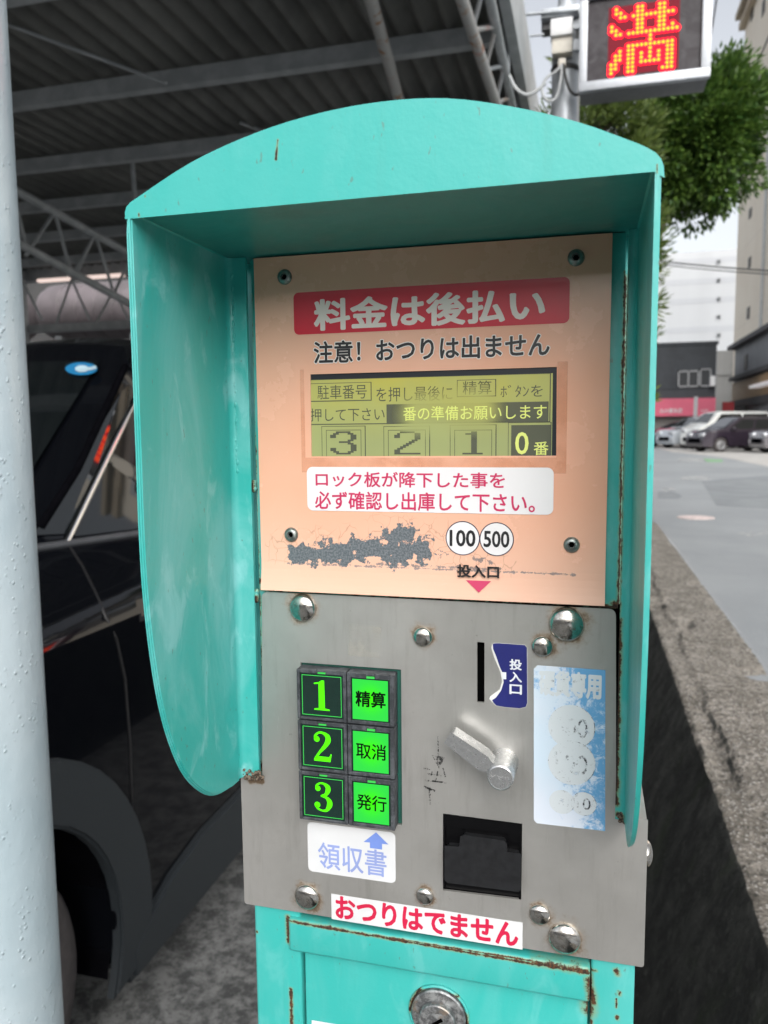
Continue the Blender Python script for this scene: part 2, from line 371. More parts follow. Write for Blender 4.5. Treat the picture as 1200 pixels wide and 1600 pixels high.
# lower front: corner posts, header bar, door
def wx(px, py, Y=YF): return P(px, py, Y).x
def wz(px, py, Y=YF): return P(px, py, Y).z
pl = wx(469, 1500); pr = wx(923, 1530)
bm = B(); box(bm, xl, pl, .4212, .45, .08, 1.22, .0022, 3); box(bm, pr, xr, .4212, .45, .08, 1.22, .0022, 3); finish('corner_posts', bm, M_teal_low, K)
hz1, hz0 = 1.1995, wz(690, 1527, .4185)
bm = B(); box(bm, wx(452, 1450), pr - .0004, .4180, .431, hz0, hz1, .0022, 3); finish('header_bar', bm, M_teal_low, K)
bm = B(); box(bm, pl + .0016, pr - .0012, .4238, .4319, .12, hz0 + .003, .0012, 2); dr = finish('service_door', bm, M_teal_low, K)
# lock
n = NT('weathered_zinc'); k = n.noise(260, 6, .7); k2 = n.noise(70, 5, .6)
c = n.mix(n.ramp(k, .4, .62), (0.17, 0.175, 0.18, 1), (0.40, 0.41, 0.41, 1)); c = n.mix(n.ramp(k2, .56, .70, 0, .6), c, (0.42, 0.30, 0.20, 1))
n.set(Base_Color=c, Metallic=.75, Roughness=n.ramp(k, .3, .7, .35, .6)); n.bump(k, .25, .001); M_zinc = n.m
lc = P(686, 1583, .4235)
bm = B(); lathe(bm, [(.0186, 0), (.0186, .0012), (.0178, .0017), (.0172, .0014), (.0170, .0004), (0, .0004)], lc, (0, -1, 0), 48)
finish('lock_ring', bm, teal_paint('teal_paint_ring', [(lc.x - .018, lc.z, lc.x - .012, lc.z + .014, .005), (lc.x + .016, lc.z + .002, lc.x + .0175, lc.z - .006, .005), (lc.x - .012, lc.z + .014, lc.x + .012, lc.z + .014, .003)], .2, 2), dr)
bm = B(); lathe(bm, [(.0166, .0003), (.0166, .0026), (.0158, .0034), (.0110, .0036), (.0110, .0078), (.0104, .0084), (.0062, .0084), (.0060, .0076), (.0046, .0080), (0, .0080)], lc, (0, -1, 0), 48)
finish('lock_cylinder', bm, M_zinc, dr)
bm = B(); ka = R(38); u = Vector((math.cos(ka), 0, math.sin(ka))); v = Vector((-math.sin(ka), 0, math.cos(ka))); kc = lc + Vector((0, -.0082, 0))
prism(bm, [kc + u * sx * .0042 + v * sz * .0010 for sx, sz in ((-1, -1), (1, -1), (1, 1), (-1, 1))], (0, .003, 0)); finish('keyway', bm, M_black, dr)
M_sticker_w = plain('white_vinyl', (0.74, 0.76, 0.80), .38, vary=.05)
bm = B(); sheet(bm, qrect([(487, 1594), (560, 1606), (560, 1660), (487, 1645)], .4236)); finish('door_label', bm, M_sticker_w, dr, smooth=0)

# hood: top shell, fascia, soffit
cx0, cx1, zs = -.2055, .0268, 1.5995
arc = [(-.2022, 1.6040), (-.171, 1.6185), (-.14, 1.6277), (-.111, 1.6326), (-.083, 1.6341), (-.057, 1.6323), (-.031, 1.6262), (-.006, 1.6178), (.0160, 1.6078)]
def dens(a, m=4):
    out = []
    for i in range(len(a) - 1):
        p0 = Vector(a[max(i - 1, 0)]); p1 = Vector(a[i]); p2 = Vector(a[i + 1]); p3 = Vector(a[min(i + 2, len(a) - 1)])
        for k in range(m):
            t = k / m; out.append(.5 * ((2 * p1) + (p2 - p0) * t + (2 * p0 - 5 * p1 + 4 * p2 - p3) * t * t + (3 * p1 - p0 - 3 * p2 + p3) * t ** 3))
    out.append(Vector(a[-1])); return out
arcd = [Vector(p) for p in ((-.2048, 1.5985), (-.2047, 1.6006), (-.2040, 1.6024))] + dens(arc, 4) + [Vector(p) for p in ((.0197, 1.6058), (.0226, 1.6038), (.0244, 1.6016), (.0253, 1.5992), (.0255, 1.5968))]
bm = B()
prism(bm, [Vector((p.x, .3205, p.y)) for p in arcd] + [Vector((.0229, .3205, 1.5985)), Vector((-.2022, .3205, 1.5985))], (0, .0022, 0))
es = [e for e in bm.edges if all(abs(v.co.y - .3205) < 1e-6 for v in e.verts) and len(e.link_faces) == 2 and e.calc_face_angle(0) > 1.0]
bmesh.ops.bevel(bm, geom=es, offset=.0009, segments=3, affect='EDGES', profile=.6)
outer = arcd; inner = [Vector((p.x * .985 - .00125, p.y - .0022)) for p in arcd]
loop = [Vector((p.x, .3226, p.y)) for p in outer] + [Vector((p.x, .3226, max(p.y, 1.5986))) for p in reversed(inner)]
prism(bm, loop, (0, .19, 0))
hood = finish('hood', bm, M_teal_hood, K, smooth=35)
bm = B(); box(bm, -.2024, .0230, .3225, .47, 1.6003, 1.6018); finish('soffit', bm, M_teal_soffit_shade, K)
# hood side panels
prof = dens([(.3205, 1.6000), (.3205, 1.55), (.3203, 1.494), (.3200, 1.448), (.3220, 1.413), (.3285, 1.373), (.3385, 1.343), (.3530, 1.318), (.3740, 1.2985), (.3930, 1.2905), (.4130, 1.2885)], 4)
def side(x0, x1, flx, mat):
    bm = B(); sgn = 1 if flx > x1 else -1
    prism(bm, [Vector((x0, p.x, p.y)) for p in prof] + [Vector((x0, .4131, 1.6001))], (x1 - x0, 0, 0))
    es = [e for e in bm.edges if len(e.link_faces) == 2 and e.calc_face_angle(0) > 1.0 and all(v.co.y < .4 for v in e.verts)]
    bmesh.ops.bevel(bm, geom=es, offset=.0007, segments=2, affect='EDGES')
    inn = x1 if sgn > 0 else x0; out = x0 if sgn > 0 else x1; r = .0062; ir = r - .0023
    # rolled bend into the back flange (section in XY, run along Z)
    sec = [Vector((inn, .4131, 0))]
    for k in range(7):
        a = R(90 * k / 6); sec.append(Vector((inn + sgn * ir * (1 - math.cos(a)) , .4165 - ir * (1 - math.sin(a)) + .0005, 0)))
    sec += [Vector((flx, .4170, 0)), Vector((flx, .4195, 0)), Vector((inn + sgn * .002, .4195, 0)), Vector((out, .4165, 0)), Vector((out, .4131, 0))]
    prism(bm, [Vector((p.x, p.y, 1.2893)) for p in sec], (0, 0, .3108))
    return finish('side_panel', bm, mat, K, smooth=35)
side(-.2048, -.2025, -.1911, M_teal_wall)
M_teal_wallr = teal_paint('teal_paint_side_rusty', segs_right, .6, 21.0, .25)
side(.0231, .0255, .0183, M_teal_wallr)
# weld beads in the left corner seam
for z0, z1 in ((1.400, 1.4055), (1.4665, 1.471)):
    bm = B()
    for i in range(7):
        z = z0 + (z1 - z0) * i / 6; bmesh.ops.create_uvsphere(bm, u_segments=10, v_segments=6, radius=.0015 + .0004 * random.random(), matrix=Matrix.Translation((-.1906 + random.uniform(-.0003, .0003), .4192, z)))
    finish('weld_bead', bm, M_teal_front, K, smooth=60)
bm = B()
for i in range(90):
    z = 1.475 + .00135 * i + random.uniform(-.001, .001); bmesh.ops.create_uvsphere(bm, u_segments=8, v_segments=5, radius=random.choice((.0006, .0007, .0008, .0011)), matrix=Matrix.Translation((-.2002 + random.uniform(-.0009, .0009), .4172, z)) @ Matrix.Diagonal((1, .8, 1.8, 1)))
finish('weld_bead', bm, M_teal_wall, K, smooth=60)
# rust crumbs sitting in the bottom of both gutters
n = NT('rust_crumbs'); k = n.noise(900, 3); n.set(Base_Color=n.mix(n.ramp(k, .4, .6), (.03, .018, .012, 1), (.20, .15, .11, 1)), Roughness=.9); M_crumb = n.m
for (xa, xb) in ((-.2015, -.1885), (.0205, .0240)):
    bm = B()
    for i in range(34):
        bmesh.ops.create_icosphere(bm, subdivisions=1, radius=random.uniform(.0006, .0017), matrix=Matrix.Translation((random.uniform(xa, xb), random.uniform(.4155, .4172), 1.2885 + abs(random.gauss(0, .0022)))))
    finish('rust_crumbs', bm, M_crumb, K, smooth=0)

# ---------------- peach sign panel
YP = .4178
n = NT('peach_acrylic')
nz = n.noise(28, 7, .62); big = n.noise(7, 4, .5)
c = n.mix(n.ramp(big, .35, .65), (0.80, 0.42, 0.285, 1), (0.82, 0.475, 0.345, 1))
oz = n.sep(n.obj())[2]
# outside reflection painted as a paler lower part; flaking around the bottom screws (wear)
fz = n.ramp(n.math('ADD', oz, n.math('MULTIPLY_ADD', nz, .05, -.025)), 1.405, 1.47, .40, 0)
c = n.mix(fz, c, (0.83, 0.61, 0.49, 1))
def zz(px, py): p = P(px, py, YP); return p.x, p.z
def sg(a, b, r): return (*zz(*a), *zz(*b), r)
flake = n.segdist([sg((462, 866), (520, 866), .0070), sg((500, 864), (600, 861), .0075), sg((590, 860), (655, 860), .0090), sg((615, 846), (636, 840), .0085), sg((655, 864), (664, 866), .0055), sg((552, 852), (572, 850), .0050)])
fl_n = n.noise(85, 10, .74, dist=.3); chunk = n.voro(190)
m1 = n.math('ADD', flake, n.math('MULTIPLY_ADD', fl_n, 3.2, -1.62)); m1 = n.math('ADD', m1, n.math('MULTIPLY_ADD', n.noise(330, 4, .6), .5, -.25)); m1 = n.math('ADD', m1, n.math('MULTIPLY_ADD', n.noise(170, 4, .6), 2.6, -1.25))
crum = n.segdist([sg((450, 880), (900, 898), .0022), sg((590, 882), (790, 890), .0030), sg((740, 872), (768, 880), .0045), sg((686, 860), (700, 866), .0030)])
m2 = n.math('ADD', crum, n.math('MULTIPLY_ADD', n.noise(420, 6, .7), 2.3, -1.55))
mk = n.math('MAXIMUM', n.ramp(m1, .28, .32), n.ramp(m2, .38, .50, 0, .75))
grey = n.mix(n.ramp(n.noise(900, 3), .4, .62), (0.085, 0.10, 0.115, 1), (0.17, 0.185, 0.20, 1))
# fine cracks round the flaked area
cr = n.n('ShaderNodeTexVoronoi'); cr.feature = 'DISTANCE_TO_EDGE'; cr.inputs['Scale'].default_value = 130; wv = n.n('ShaderNodeVectorMath', operation='ADD')
n.l(n.obj(), wv.inputs[0]); wn2 = n.n('ShaderNodeTexNoise'); wn2.inputs['Scale'].default_value = 90; n.l(n.obj(), wn2.inputs[0])
sc2 = n.n('ShaderNodeVectorMath', operation='SCALE'); n.l(wn2.outputs[1], sc2.inputs[0]); sc2.inputs['Scale'].default_value = .012; n.l(sc2.outputs[0], wv.inputs[1]); n.l(wv.outputs[0], cr.inputs['Vector'])
near = n.segdist([sg((440, 855), (540, 850), .016), sg((600, 835), (690, 850), .018), sg((700, 868), (790, 885), .010)])
ck = n.math('MULTIPLY', n.ramp(cr.outputs[0], .012, .035, 1, 0), n.ramp(n.math('ADD', near, n.math('MULTIPLY_ADD', n.noise(60, 3), 1.2, -.6)), .25, .5))
c = n.mix(n.math('MULTIPLY', ck, .35), c, (0.30, 0.15, 0.09, 1))
c = n.mix(mk, c, grey)
fine = n.noise(500, 3)
c = n.mix(n.ramp(fine, .62, .78, 0, .10), c, (.85, .68, .55, 1))
n.set(Base_Color=c, Roughness=n.math('ADD', n.ramp(nz, .3, .7, .18, .30), n.math('MULTIPLY', mk, .3)), Coat_Weight=.3, Coat_Roughness=.10)
n.bump(n.math('MULTIPLY', mk, -1.0), .35, .0006)
M_peach = n.m
M_edge = plain('frosted_edge', (0.80, 0.64, 0.54), .4, vary=.05)
zt, zb = 1.5992, 1.4072
bm = B(); xa, xb = -.1862, .0105
# the sheet bows forward slightly at its foot
def panel_y(z): return YP - .0022 * max(0, (1.424 - z) / .017) ** 1.5
zsn = [zt, 1.55, 1.50, 1.46, 1.43, 1.424, 1.420, 1.416, 1.412, zb]
front = [[bm.verts.new((x, panel_y(z), z)) for x in (xa, xb)] for z in zsn]; back = [[bm.verts.new((x, panel_y(z) + .0030, z)) for x in (xa, xb)] for z in zsn]
for i in range(len(zsn) - 1):
    bm.faces.new((front[i][0], front[i][1], front[i + 1][1], front[i + 1][0])); bm.faces.new((back[i][0], back[i][1], back[i + 1][1], back[i + 1][0]))
    for s in (0, 1): f = bm.faces.new((front[i][s], front[i + 1][s], back[i + 1][s], back[i][s])); f.material_index = 1
for i in (0, -1): f = bm.faces.new((front[i][0], front[i][1], back[i][1], back[i][0])); f.material_index = 1
panel = finish('sign_panel', bm, [M_peach, M_edge], K, smooth=0)
win = [(475, 583), (869, 571), (868, 713), (477, 714)]
boolean_cut(panel, [cutter(qrect(win, YP - .01), (0, .02, 0))])
e1, e2, e3, e4 = YP - .00018, YP - .00034, YP - .0005, YP - .00066
M_red = plain('red_vinyl', (0.60, 0.008, 0.030), .28, coat=.15, vary=.04); M_ink = plain('black_ink', (0.012, 0.012, 0.014), .4, vary=0)
M_cream = plain('cream_vinyl', (0.76, 0.69, 0.64), .35, vary=.04); M_wout = plain('white_outline', (0.80, 0.74, 0.70), .35, vary=.03)
x0, x1 = wx(459, 490, e1), wx(890, 466, e1); z1, z0 = wz(674, 445, e1), wz(674, 514, e1)
bm = B(); sheet(bm, rrect(x0, x1, z0, z1, .003, e1)); finish('banner', bm, M_red, panel, smooth=0)
lettering('banner_lettering', '料金は後払い', M_cream, panel, (490, 490), (838, 448), (852, 475), (505, 517), e2, .034)
lettering('lettering_outline', '注意！おつりは出ません', M_wout, panel, (490, 550), (505, 533), (859, 541), (520, 567.5), e1, .060, ref_bold=.022)
lettering('lettering', '注意！おつりは出ません', M_ink, panel, (490, 550), (505, 533), (859, 541), (520, 567.5), e2, .022)
# darker border round the display window: a shadow painted as an amber tint
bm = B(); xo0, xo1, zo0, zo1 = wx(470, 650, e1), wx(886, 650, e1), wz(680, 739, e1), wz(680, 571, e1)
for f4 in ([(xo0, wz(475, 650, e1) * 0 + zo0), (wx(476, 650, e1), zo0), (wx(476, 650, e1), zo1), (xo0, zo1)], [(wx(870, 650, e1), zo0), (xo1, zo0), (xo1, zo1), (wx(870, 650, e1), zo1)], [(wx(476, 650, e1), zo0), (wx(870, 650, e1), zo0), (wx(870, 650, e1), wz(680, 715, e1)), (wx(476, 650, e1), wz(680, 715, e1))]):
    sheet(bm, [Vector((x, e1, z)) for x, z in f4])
n = NT('amber_shadow'); k = n.noise(40, 4); n.set(Base_Color=(.70, .30, .145, 1), Roughness=.25, Alpha=n.ramp(k, .3, .7, .12, .38), Coat_Weight=.5); finish('window_shadow', bm, n.m, panel, smooth=0)
# display
YL = YP + .0008
n = NT('lcd_green'); o = n.sep(n.obj()); g = n.noise(22, 3)
v1 = n.ramp(o[2], wz(670, 700, YL), wz(670, 590, YL))
c = n.mix(v1, (0.25, 0.275, 0.115, 1), (0.38, 0.35, 0.065, 1)); c = n.mix(n.ramp(g, .35, .65, 0, .5), c, (0.29, 0.32, 0.13, 1))
n.set(Base_Color=c, Roughness=.3, Emission_Color=c, Emission_Strength=.22, Coat_Weight=.6, Coat_Roughness=.12); M_lcd = n.m
M_bezel = plain('lcd_bezel', (0.012, 0.016, 0.022), .3, vary=.1)
bm = B(); sheet(bm, qrect([(455, 560), (890, 550), (890, 735), (455, 735)], YL + .0003)); lcdb = finish('display', bm, M_bezel, K, smooth=0)
bm = B(); sheet(bm, [Vector((x, YL, z)) for x, z in ((wx(470, 650, YL), wz(670, 725, YL)), (wx(863, 650, YL), wz(670, 725, YL)), (wx(863, 650, YL), wz(670, 588.5, YL)), (wx(470, 650, YL), wz(670, 588.5, YL)))]); finish('screen', bm, M_lcd, lcdb, smooth=0)
def glare_fading(name, col, glare_spots):
    """liquid-crystal ink: segments wash out where a glare smear is painted in"""
    n = NT(name); m = n.segdist(glare_spots); n.set(Base_Color=(*col, 1), Roughness=.4, Alpha=n.ramp(m, -.05, .75, .80, .05)); return n.m
glare_spots = [(*zz(655, 648), *zz(748, 641), .017)]  # glare across the inverted row, painted by thinning the ink
M_lcdink = glare_fading('lcd_ink', (0.075, 0.080, 0.062), glare_spots); M_lcdinv = plain('lcd_inverse', (0.46, 0.50, 0.13), .4, emit=(.46, .50, .13), es=.4, vary=0)
ly, ly2 = YL - .0002, YL - .0004
bm = B()
def frame(px, t, Y, extra=True):
    (a, b), (c_, d) = px; x0, x1 = wx(a, 650, Y), wx(c_, 650, Y); z1, z0 = b, d
    for q in ((x0, x1, z1 - t, z1), (x0, x1, z0, z0 + t * (1.8 if extra else 1)), (x0, x0 + t, z0, z1), (x1 - t * (1.8 if extra else 1), x1, z0, z1)):
        sheet(bm, [Vector((q[0], Y, q[2])), Vector((q[1], Y, q[2])), Vector((q[1], Y, q[3])), Vector((q[0], Y, q[3]))])
t = .0003
frame(((484, wz(532, 598, ly)), (581, wz(532, 627, ly))), t, ly); frame(((714, wz(745, 593, ly)), (775, wz(745, 620, ly))), t, ly)
frame(((478, wz(530, 592, ly)), (860, wz(530, 663.5, ly))), t, ly)
zlow = wz(670, 724, ly)
for a, b in ((502, 571), (599, 672), (703, 776)):
    frame(((a, wz(a, 666 if a < 600 else 664, ly)), (b, zlow)), t, ly); frame(((a + 7, wz(a, 672, ly)), (b - 7, zlow)), t, ly, False)
frame(((794, wz(800, 660, ly)), (862, zlow)), t, ly)
put_text(bm, '駐車番号', (496, 612), (530, 601.5), (573, 612), (530, 623.5), ly, .0)
put_text(bm, 'を押し最後に', (588, 616), (640, 604), (707, 612), (640, 627), ly, .0)
put_text(bm, '精算', (723, 606), (745, 595), (768, 606), (745, 616.5), ly, .0)
put_text(bm, 'ﾎﾞﾀﾝを', (782, 610), (815, 601), (848, 610), (815, 620.5), ly, .0)
put_text(bm, '押して下さい', (485, 648), (540, 637.5), (601, 648), (540, 658), ly, .0)
DIG = {'3': ['..#####..', '.##...##.', '##.....##', '##.....##', '.......##', '......##.', '...####..', '......##.', '.......##', '.......##', '##.....##', '##.....##', '.##...##.', '..#####..'],
       '2': ['..#####..', '.#.....##', '##.....##', '##.....##', '.......##', '......##.', '.....##..', '....##...', '...##....', '..##.....', '.##......', '##.......', '##.......', '#########'],
       '1': ['....##...', '..####...', '....##...', '....##...', '....##...', '....##...', '....##...', '....##...', '....##...', '....##...', '....##...', '....##...', '....##...', '.#######.']}
for ch, a, b in (('3', 516, 557), ('2', 616, 657), ('1', 718, 759)):
    x0, x1 = wx(a, 690, ly), wx(b, 690, ly); z1, z0 = wz((a + b) / 2, 674, ly), wz((a + b) / 2, 710, ly); rows = DIG[ch]; dx = (x1 - x0) / 9; dz = (z1 - z0) / len(rows)
    for i, r_ in enumerate(rows):
        j = 0
        while j < 9:
            if r_[j] == '#':
                k = j
                while k < 9 and r_[k] == '#': k += 1
                sheet(bm, [Vector((x0 + j * dx, ly, z1 - (i + 1) * dz)), Vector((x0 + k * dx, ly, z1 - (i + 1) * dz)), Vector((x0 + k * dx, ly, z1 - i * dz)), Vector((x0 + j * dx, ly, z1 - i * dz))]); j = k
            else: j += 1
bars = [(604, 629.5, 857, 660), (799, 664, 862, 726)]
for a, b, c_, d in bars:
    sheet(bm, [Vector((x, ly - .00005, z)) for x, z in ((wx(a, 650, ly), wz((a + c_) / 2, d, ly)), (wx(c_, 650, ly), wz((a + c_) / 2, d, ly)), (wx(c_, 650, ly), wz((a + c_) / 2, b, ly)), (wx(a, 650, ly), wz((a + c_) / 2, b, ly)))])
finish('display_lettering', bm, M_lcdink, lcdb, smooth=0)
bm = B(); put_text(bm, '番の準備お願いします', (630, 646), (740, 633.5), (854, 640), (740, 656), ly2, .004)
put_text(bm, '0', (805, 690), (815, 675), (826, 690), (815, 710), ly2, .01); put_text(bm, '番', (834, 700), (845, 690), (857, 700), (845, 711), ly2, .006)
finish('display_lettering', bm, M_lcdinv, lcdb, smooth=0)

# white notice label
M_notice = plain('notice_white', (0.78, 0.76, 0.77), .25, coat=.4, vary=.03); M_rose = plain('rose_ink', (0.55, 0.028, 0.11), .35, vary=.03)
x0, x1 = wx(480, 764, e1), wx(865, 767, e1); z1, z0 = wz(672, 730, e1), wz(672, 801, e1)
bm = B(); sheet(bm, rrect(x0, x1, z0, z1, .0035, e2)); finish('notice_label', bm, M_notice, panel, smooth=0)
lettering('notice_lettering', 'ロック板が降下した事を', M_rose, panel, (493, 750), (640, 737.5), (789, 750), (640, 762), e3, .016)
lettering('notice_lettering', '必ず確認し出庫して下さい。', M_rose, panel, (492, 783), (650, 769), (836, 783), (650, 798), e3, .016)
for i, (px, py, tx) in enumerate(((723, 841, '100'), (776, 842.5, '500'))):
    p = P(px, py, e1); rr = wx(px + 27, py, e1) - p.x; yy = e1 - .00008 * i
    bm = B(); lathe(bm, [(rr, 0), (0, 0)], (p.x, yy, p.z), (0, -1, 0), 48, cap=False); badge = finish('coin_badge', bm, plain('badge_rim_ink', (.03, .02, .05), .4, vary=0), panel, smooth=0)
    bm = B(); lathe(bm, [(rr * .945, 0), (0, 0)], (p.x, e2 - .00008 * i, p.z), (0, -1, 0), 48, cap=False); finish('badge_face', bm, M_notice, panel, smooth=0)
    lettering('badge_lettering', tx, M_ink, panel, (px - 20.5, py), (px, py - 13), (px + 20, py), (px, py + 13), e3 - .0001, .022)
lettering('coin_lettering', '投入口', M_ink, panel, (714, 893), (745, 882.5), (780, 894), (745, 903), e2 - .0016, .03)
def pan(px, py, d): 
    p = P(px, py, e1); return P(px, py, panel_y(p.z) - d)
bm = B(); sheet(bm, [pan(728, 906.5, .0004), pan(748, 926, .0006), pan(767.5, 908, .0004)]); finish('arrow', bm, M_rose, panel, smooth=0)
# hex socket screws
n = NT('gunmetal'); k = n.noise(500, 4); n.set(Base_Color=n.mix(n.ramp(k, .4, .7), (.22, .25, .24, 1), (.38, .40, .38, 1)), Metallic=.85, Roughness=n.ramp(k, .3, .7, .28, .5)); M_gun = n.m
for px, py in ((443, 432), (900, 401.5), (453.5, 836), (893, 852)):
    p = P(px, py, YP - .002); rr = .0043
    bm = B(); lathe(bm, [(rr, 0), (rr, .0004), (rr * .97, .0009), (rr * .82, .0018), (rr * .62, .0023), (rr * .46, .0024)], (p.x, YP, p.z), (0, -1, 0), 28, cap=False)
    lathe(bm, [(rr * .46, .0024), (rr * .42, .0022), (rr * .40, .0006), (0, .0006)], (p.x, YP, p.z), (0, -1, 0), 6, cap=False)
    s_ = finish('screw', bm, M_gun, panel, smooth=30)
    bm = B(); lathe(bm, [(rr * .36, .0007), (0, .0007)], (p.x, YP, p.z), (0, -1, 0), 6, cap=False); finish('screw_socket', bm, M_black, panel, smooth=0)

# ---------------- steel control plate
n = NT('stainless_plate')
o = n.obj(); br = n.noise(60, 5, .6, n.scaled(30, 1, 1)); bl = n.noise(14, 6, .62); sp = n.noise(190, 5, .7); bl2 = n.noise(30, 7, .7)
c = n.mix(n.ramp(bl, .35, .65), (0.48, 0.47, 0.445, 1), (0.55, 0.54, 0.515, 1))
c = n.mix(n.ramp(sp, .66, .74, 0, .5), c, (0.24, 0.225, 0.20, 1)); c = n.mix(n.ramp(bl2, .55, .75, 0, .25), c, (0.34, 0.315, 0.28, 1))
bolts_px = [(471, 951, .0084), (885, 977, .0096), (478, 1404, .0081), (882, 1470, .0092), (660, 996, .0058), (847, 1011, .0059), (663, 1402, .0054), (843, 1431, .0061)]
stain = n.segdist([(P(x + 4, y - 2).x, P(x + 4, y - 2).z, P(x + 3, y - 6).x, P(x + 3, y - 6).z, r * 1.95) for x, y, r in bolts_px] + [(-.1975, 1.2865, -.190, 1.2868, .004)])
ks = n.math('ADD', stain, n.math('MULTIPLY_ADD', n.noise(120, 6, .65), 1.0, -.5))
c = n.mix(n.ramp(ks, .22, .62, 0, .55), c, (0.26, 0.155, 0.06, 1)); c = n.mix(n.ramp(ks, .45, .66, 0, .7), c, (0.12, 0.065, 0.025, 1))
scr = n.noise(1, 3, .6, n.scaled(900, 1, 60)); c = n.mix(n.ramp(scr, .68, .74, 0, .35), c, (.66, .65, .63, 1)); vst = n.noise(1, 6, .65, n.scaled(120, 1, 14)); c = n.mix(n.ramp(vst, .52, .72, 0, .30), c, (.30, .285, .26, 1))
n.set(Base_Color=c, Metallic=.70, Roughness=n.math('ADD', n.ramp(bl2, .3, .7, .36, .50), n.ramp(ks, .3, .6, 0, .3)), Anisotropic=.4)
n.bump(n.math('ADD', n.math('MULTIPLY', br, .5), n.math('MULTIPLY', bl, 2.0)), .05, .001)
M_steel = n.m
def arc_pts(cx, cz, r, a0, a1, m=5): return [(cx + r * math.cos(R(a0 + (a1 - a0) * k / m)), cz + r * math.sin(R(a0 + (a1 - a0) * k / m))) for k in range(m + 1)]
out = []
out += arc_pts(-.1832, 1.4020, .003, 180, 90) + arc_pts(.0128, 1.4016, .003, 90, 0)
out += arc_pts(.0212, 1.2925, .003, 180, 270) + [(.0348, 1.2895)]
out += arc_pts(.0338, 1.2062, .001, 0, -90, 2) + arc_pts(-.2025, 1.2062, .001, -90, -180, 2)
out += [(-.2035, 1.2876)] + arc_pts(-.1914, 1.2900, .0024, 270, 360)
YS = .4185
bm = B(); prism(bm, [Vector((x, YS, z)) for x, z in out], (0, .0016, 0))
es = [e for e in bm.edges if all(abs(v.co.y - YS) < 1e-6 for v in e.verts) and len(e.link_faces) == 2 and e.calc_face_angle(0) > 1.0]
bmesh.ops.bevel(bm, geom=es, offset=.0006, segments=2, affect='EDGES')
plate = finish('control_plate', bm, M_steel, K, smooth=30)
# the plate wraps round both sides of the cabinet
for s, xe in ((1, .0348), (-1, -.2035)):
    bm = B()
    sec = [(xe - s * .004, YS + .00015)] + [(xe - s * .004 + s * .004 * math.sin(R(15 * k)) + s * .0002, YS + .004 - .0039 * math.cos(R(15 * k))) for k in range(1, 7)] + [(xe + s * .0002, .47), (xe - s * .0014, .47), (xe - s * .004, YS + .0012)]
    prism(bm, [Vector((x, y, 1.2055)) for x, y in sec], (0, 0, .0836 if s > 0 else .0816))
    finish('plate_return', bm, M_steel, plate, smooth=50)
bfr = .4105                                                       # front of the push buttons
bx0, bx1, bx2 = wx(465, 1160, bfr), wx(542.5, 1160, bfr), wx(616.5, 1160, bfr); bz1, bz0 = wz(465, 1044.5, bfr), wz(465, 1281, bfr)
hole = [(bx0 - .0002, bz0 + .0005), (bx2 + .0022, bz0 + .0005), (bx2 + .0022, bz1 + .0012), (bx0 - .0002, bz1 + .0012)]
slot = [(745.5, 1003), (757, 1004), (757, 1098), (745.5, 1097)]; mouth = [(692, 1271), (816, 1287), (814.5, 1406), (692, 1391)]
boolean_cut(plate, [cutter([Vector((x, YS - .01, z)) for x, z in hole], (0, .02, 0)), cutter([P(x, y, YS) + Vector((0, -.01, 0)) for x, y in slot], (0, .02, 0)), cutter([P(x, y, YS) + Vector((0, -.01, 0)) for x, y in mouth], (0, .02, 0))])
# clear the cabinet skin behind the openings, then line them
bm = B(); box(bm, -.186, .026, .4210, .4319, 1.203, 1.405); finish('plate_backing', bm, M_black, plate, smooth=0)
M_gum = plain('green_gasket', (0.015, 0.10, 0.075), .5, vary=.1)
bm = B(); sheet(bm, [Vector((x, .4206, z)) for x, z in hole]); finish('gasket', bm, M_gum, plate, smooth=0)
# domed bolts
n = NT('bolt_steel'); k = n.noise(420, 5, .7); n.set(Base_Color=n.mix(n.ramp(k, .42, .66), (.62, .60, .56, 1), (.36, .33, .29, 1)), Metallic=1.0, Roughness=n.ramp(k, .3, .7, .10, .30)); n.bump(n.noise(120, 2), .06, .001); M_bolt = n.m
for px, py, r in bolts_px:
    p = P(px, py, YS - r * .28); prof_b = [(r, 0), (r * 1.0, .0004)] + [(r * math.cos(R(a)) , .0004 + r * .50 * math.sin(R(a))) for a in (12, 25, 40, 55, 70, 82)] + [(0, .0004 + r * .5)]
    bm = B(); lathe(bm, prof_b, (p.x, YS, p.z), (0, -1, 0), 40, cap=False); finish('bolt', bm, M_bolt, plate, smooth=60)
p = PX(1009, 1343, .035); r = .0075
bm = B(); lathe(bm, [(r, 0), (r, .0004)] + [(r * math.cos(R(a)), .0004 + r * .5 * math.sin(R(a))) for a in (12, 25, 40, 55, 70, 82)] + [(0, r * .5 + .0004)], (.0350, .4275, p.z), (1, 0, 0), 32, cap=False); finish('bolt', bm, M_bolt, plate, smooth=60)

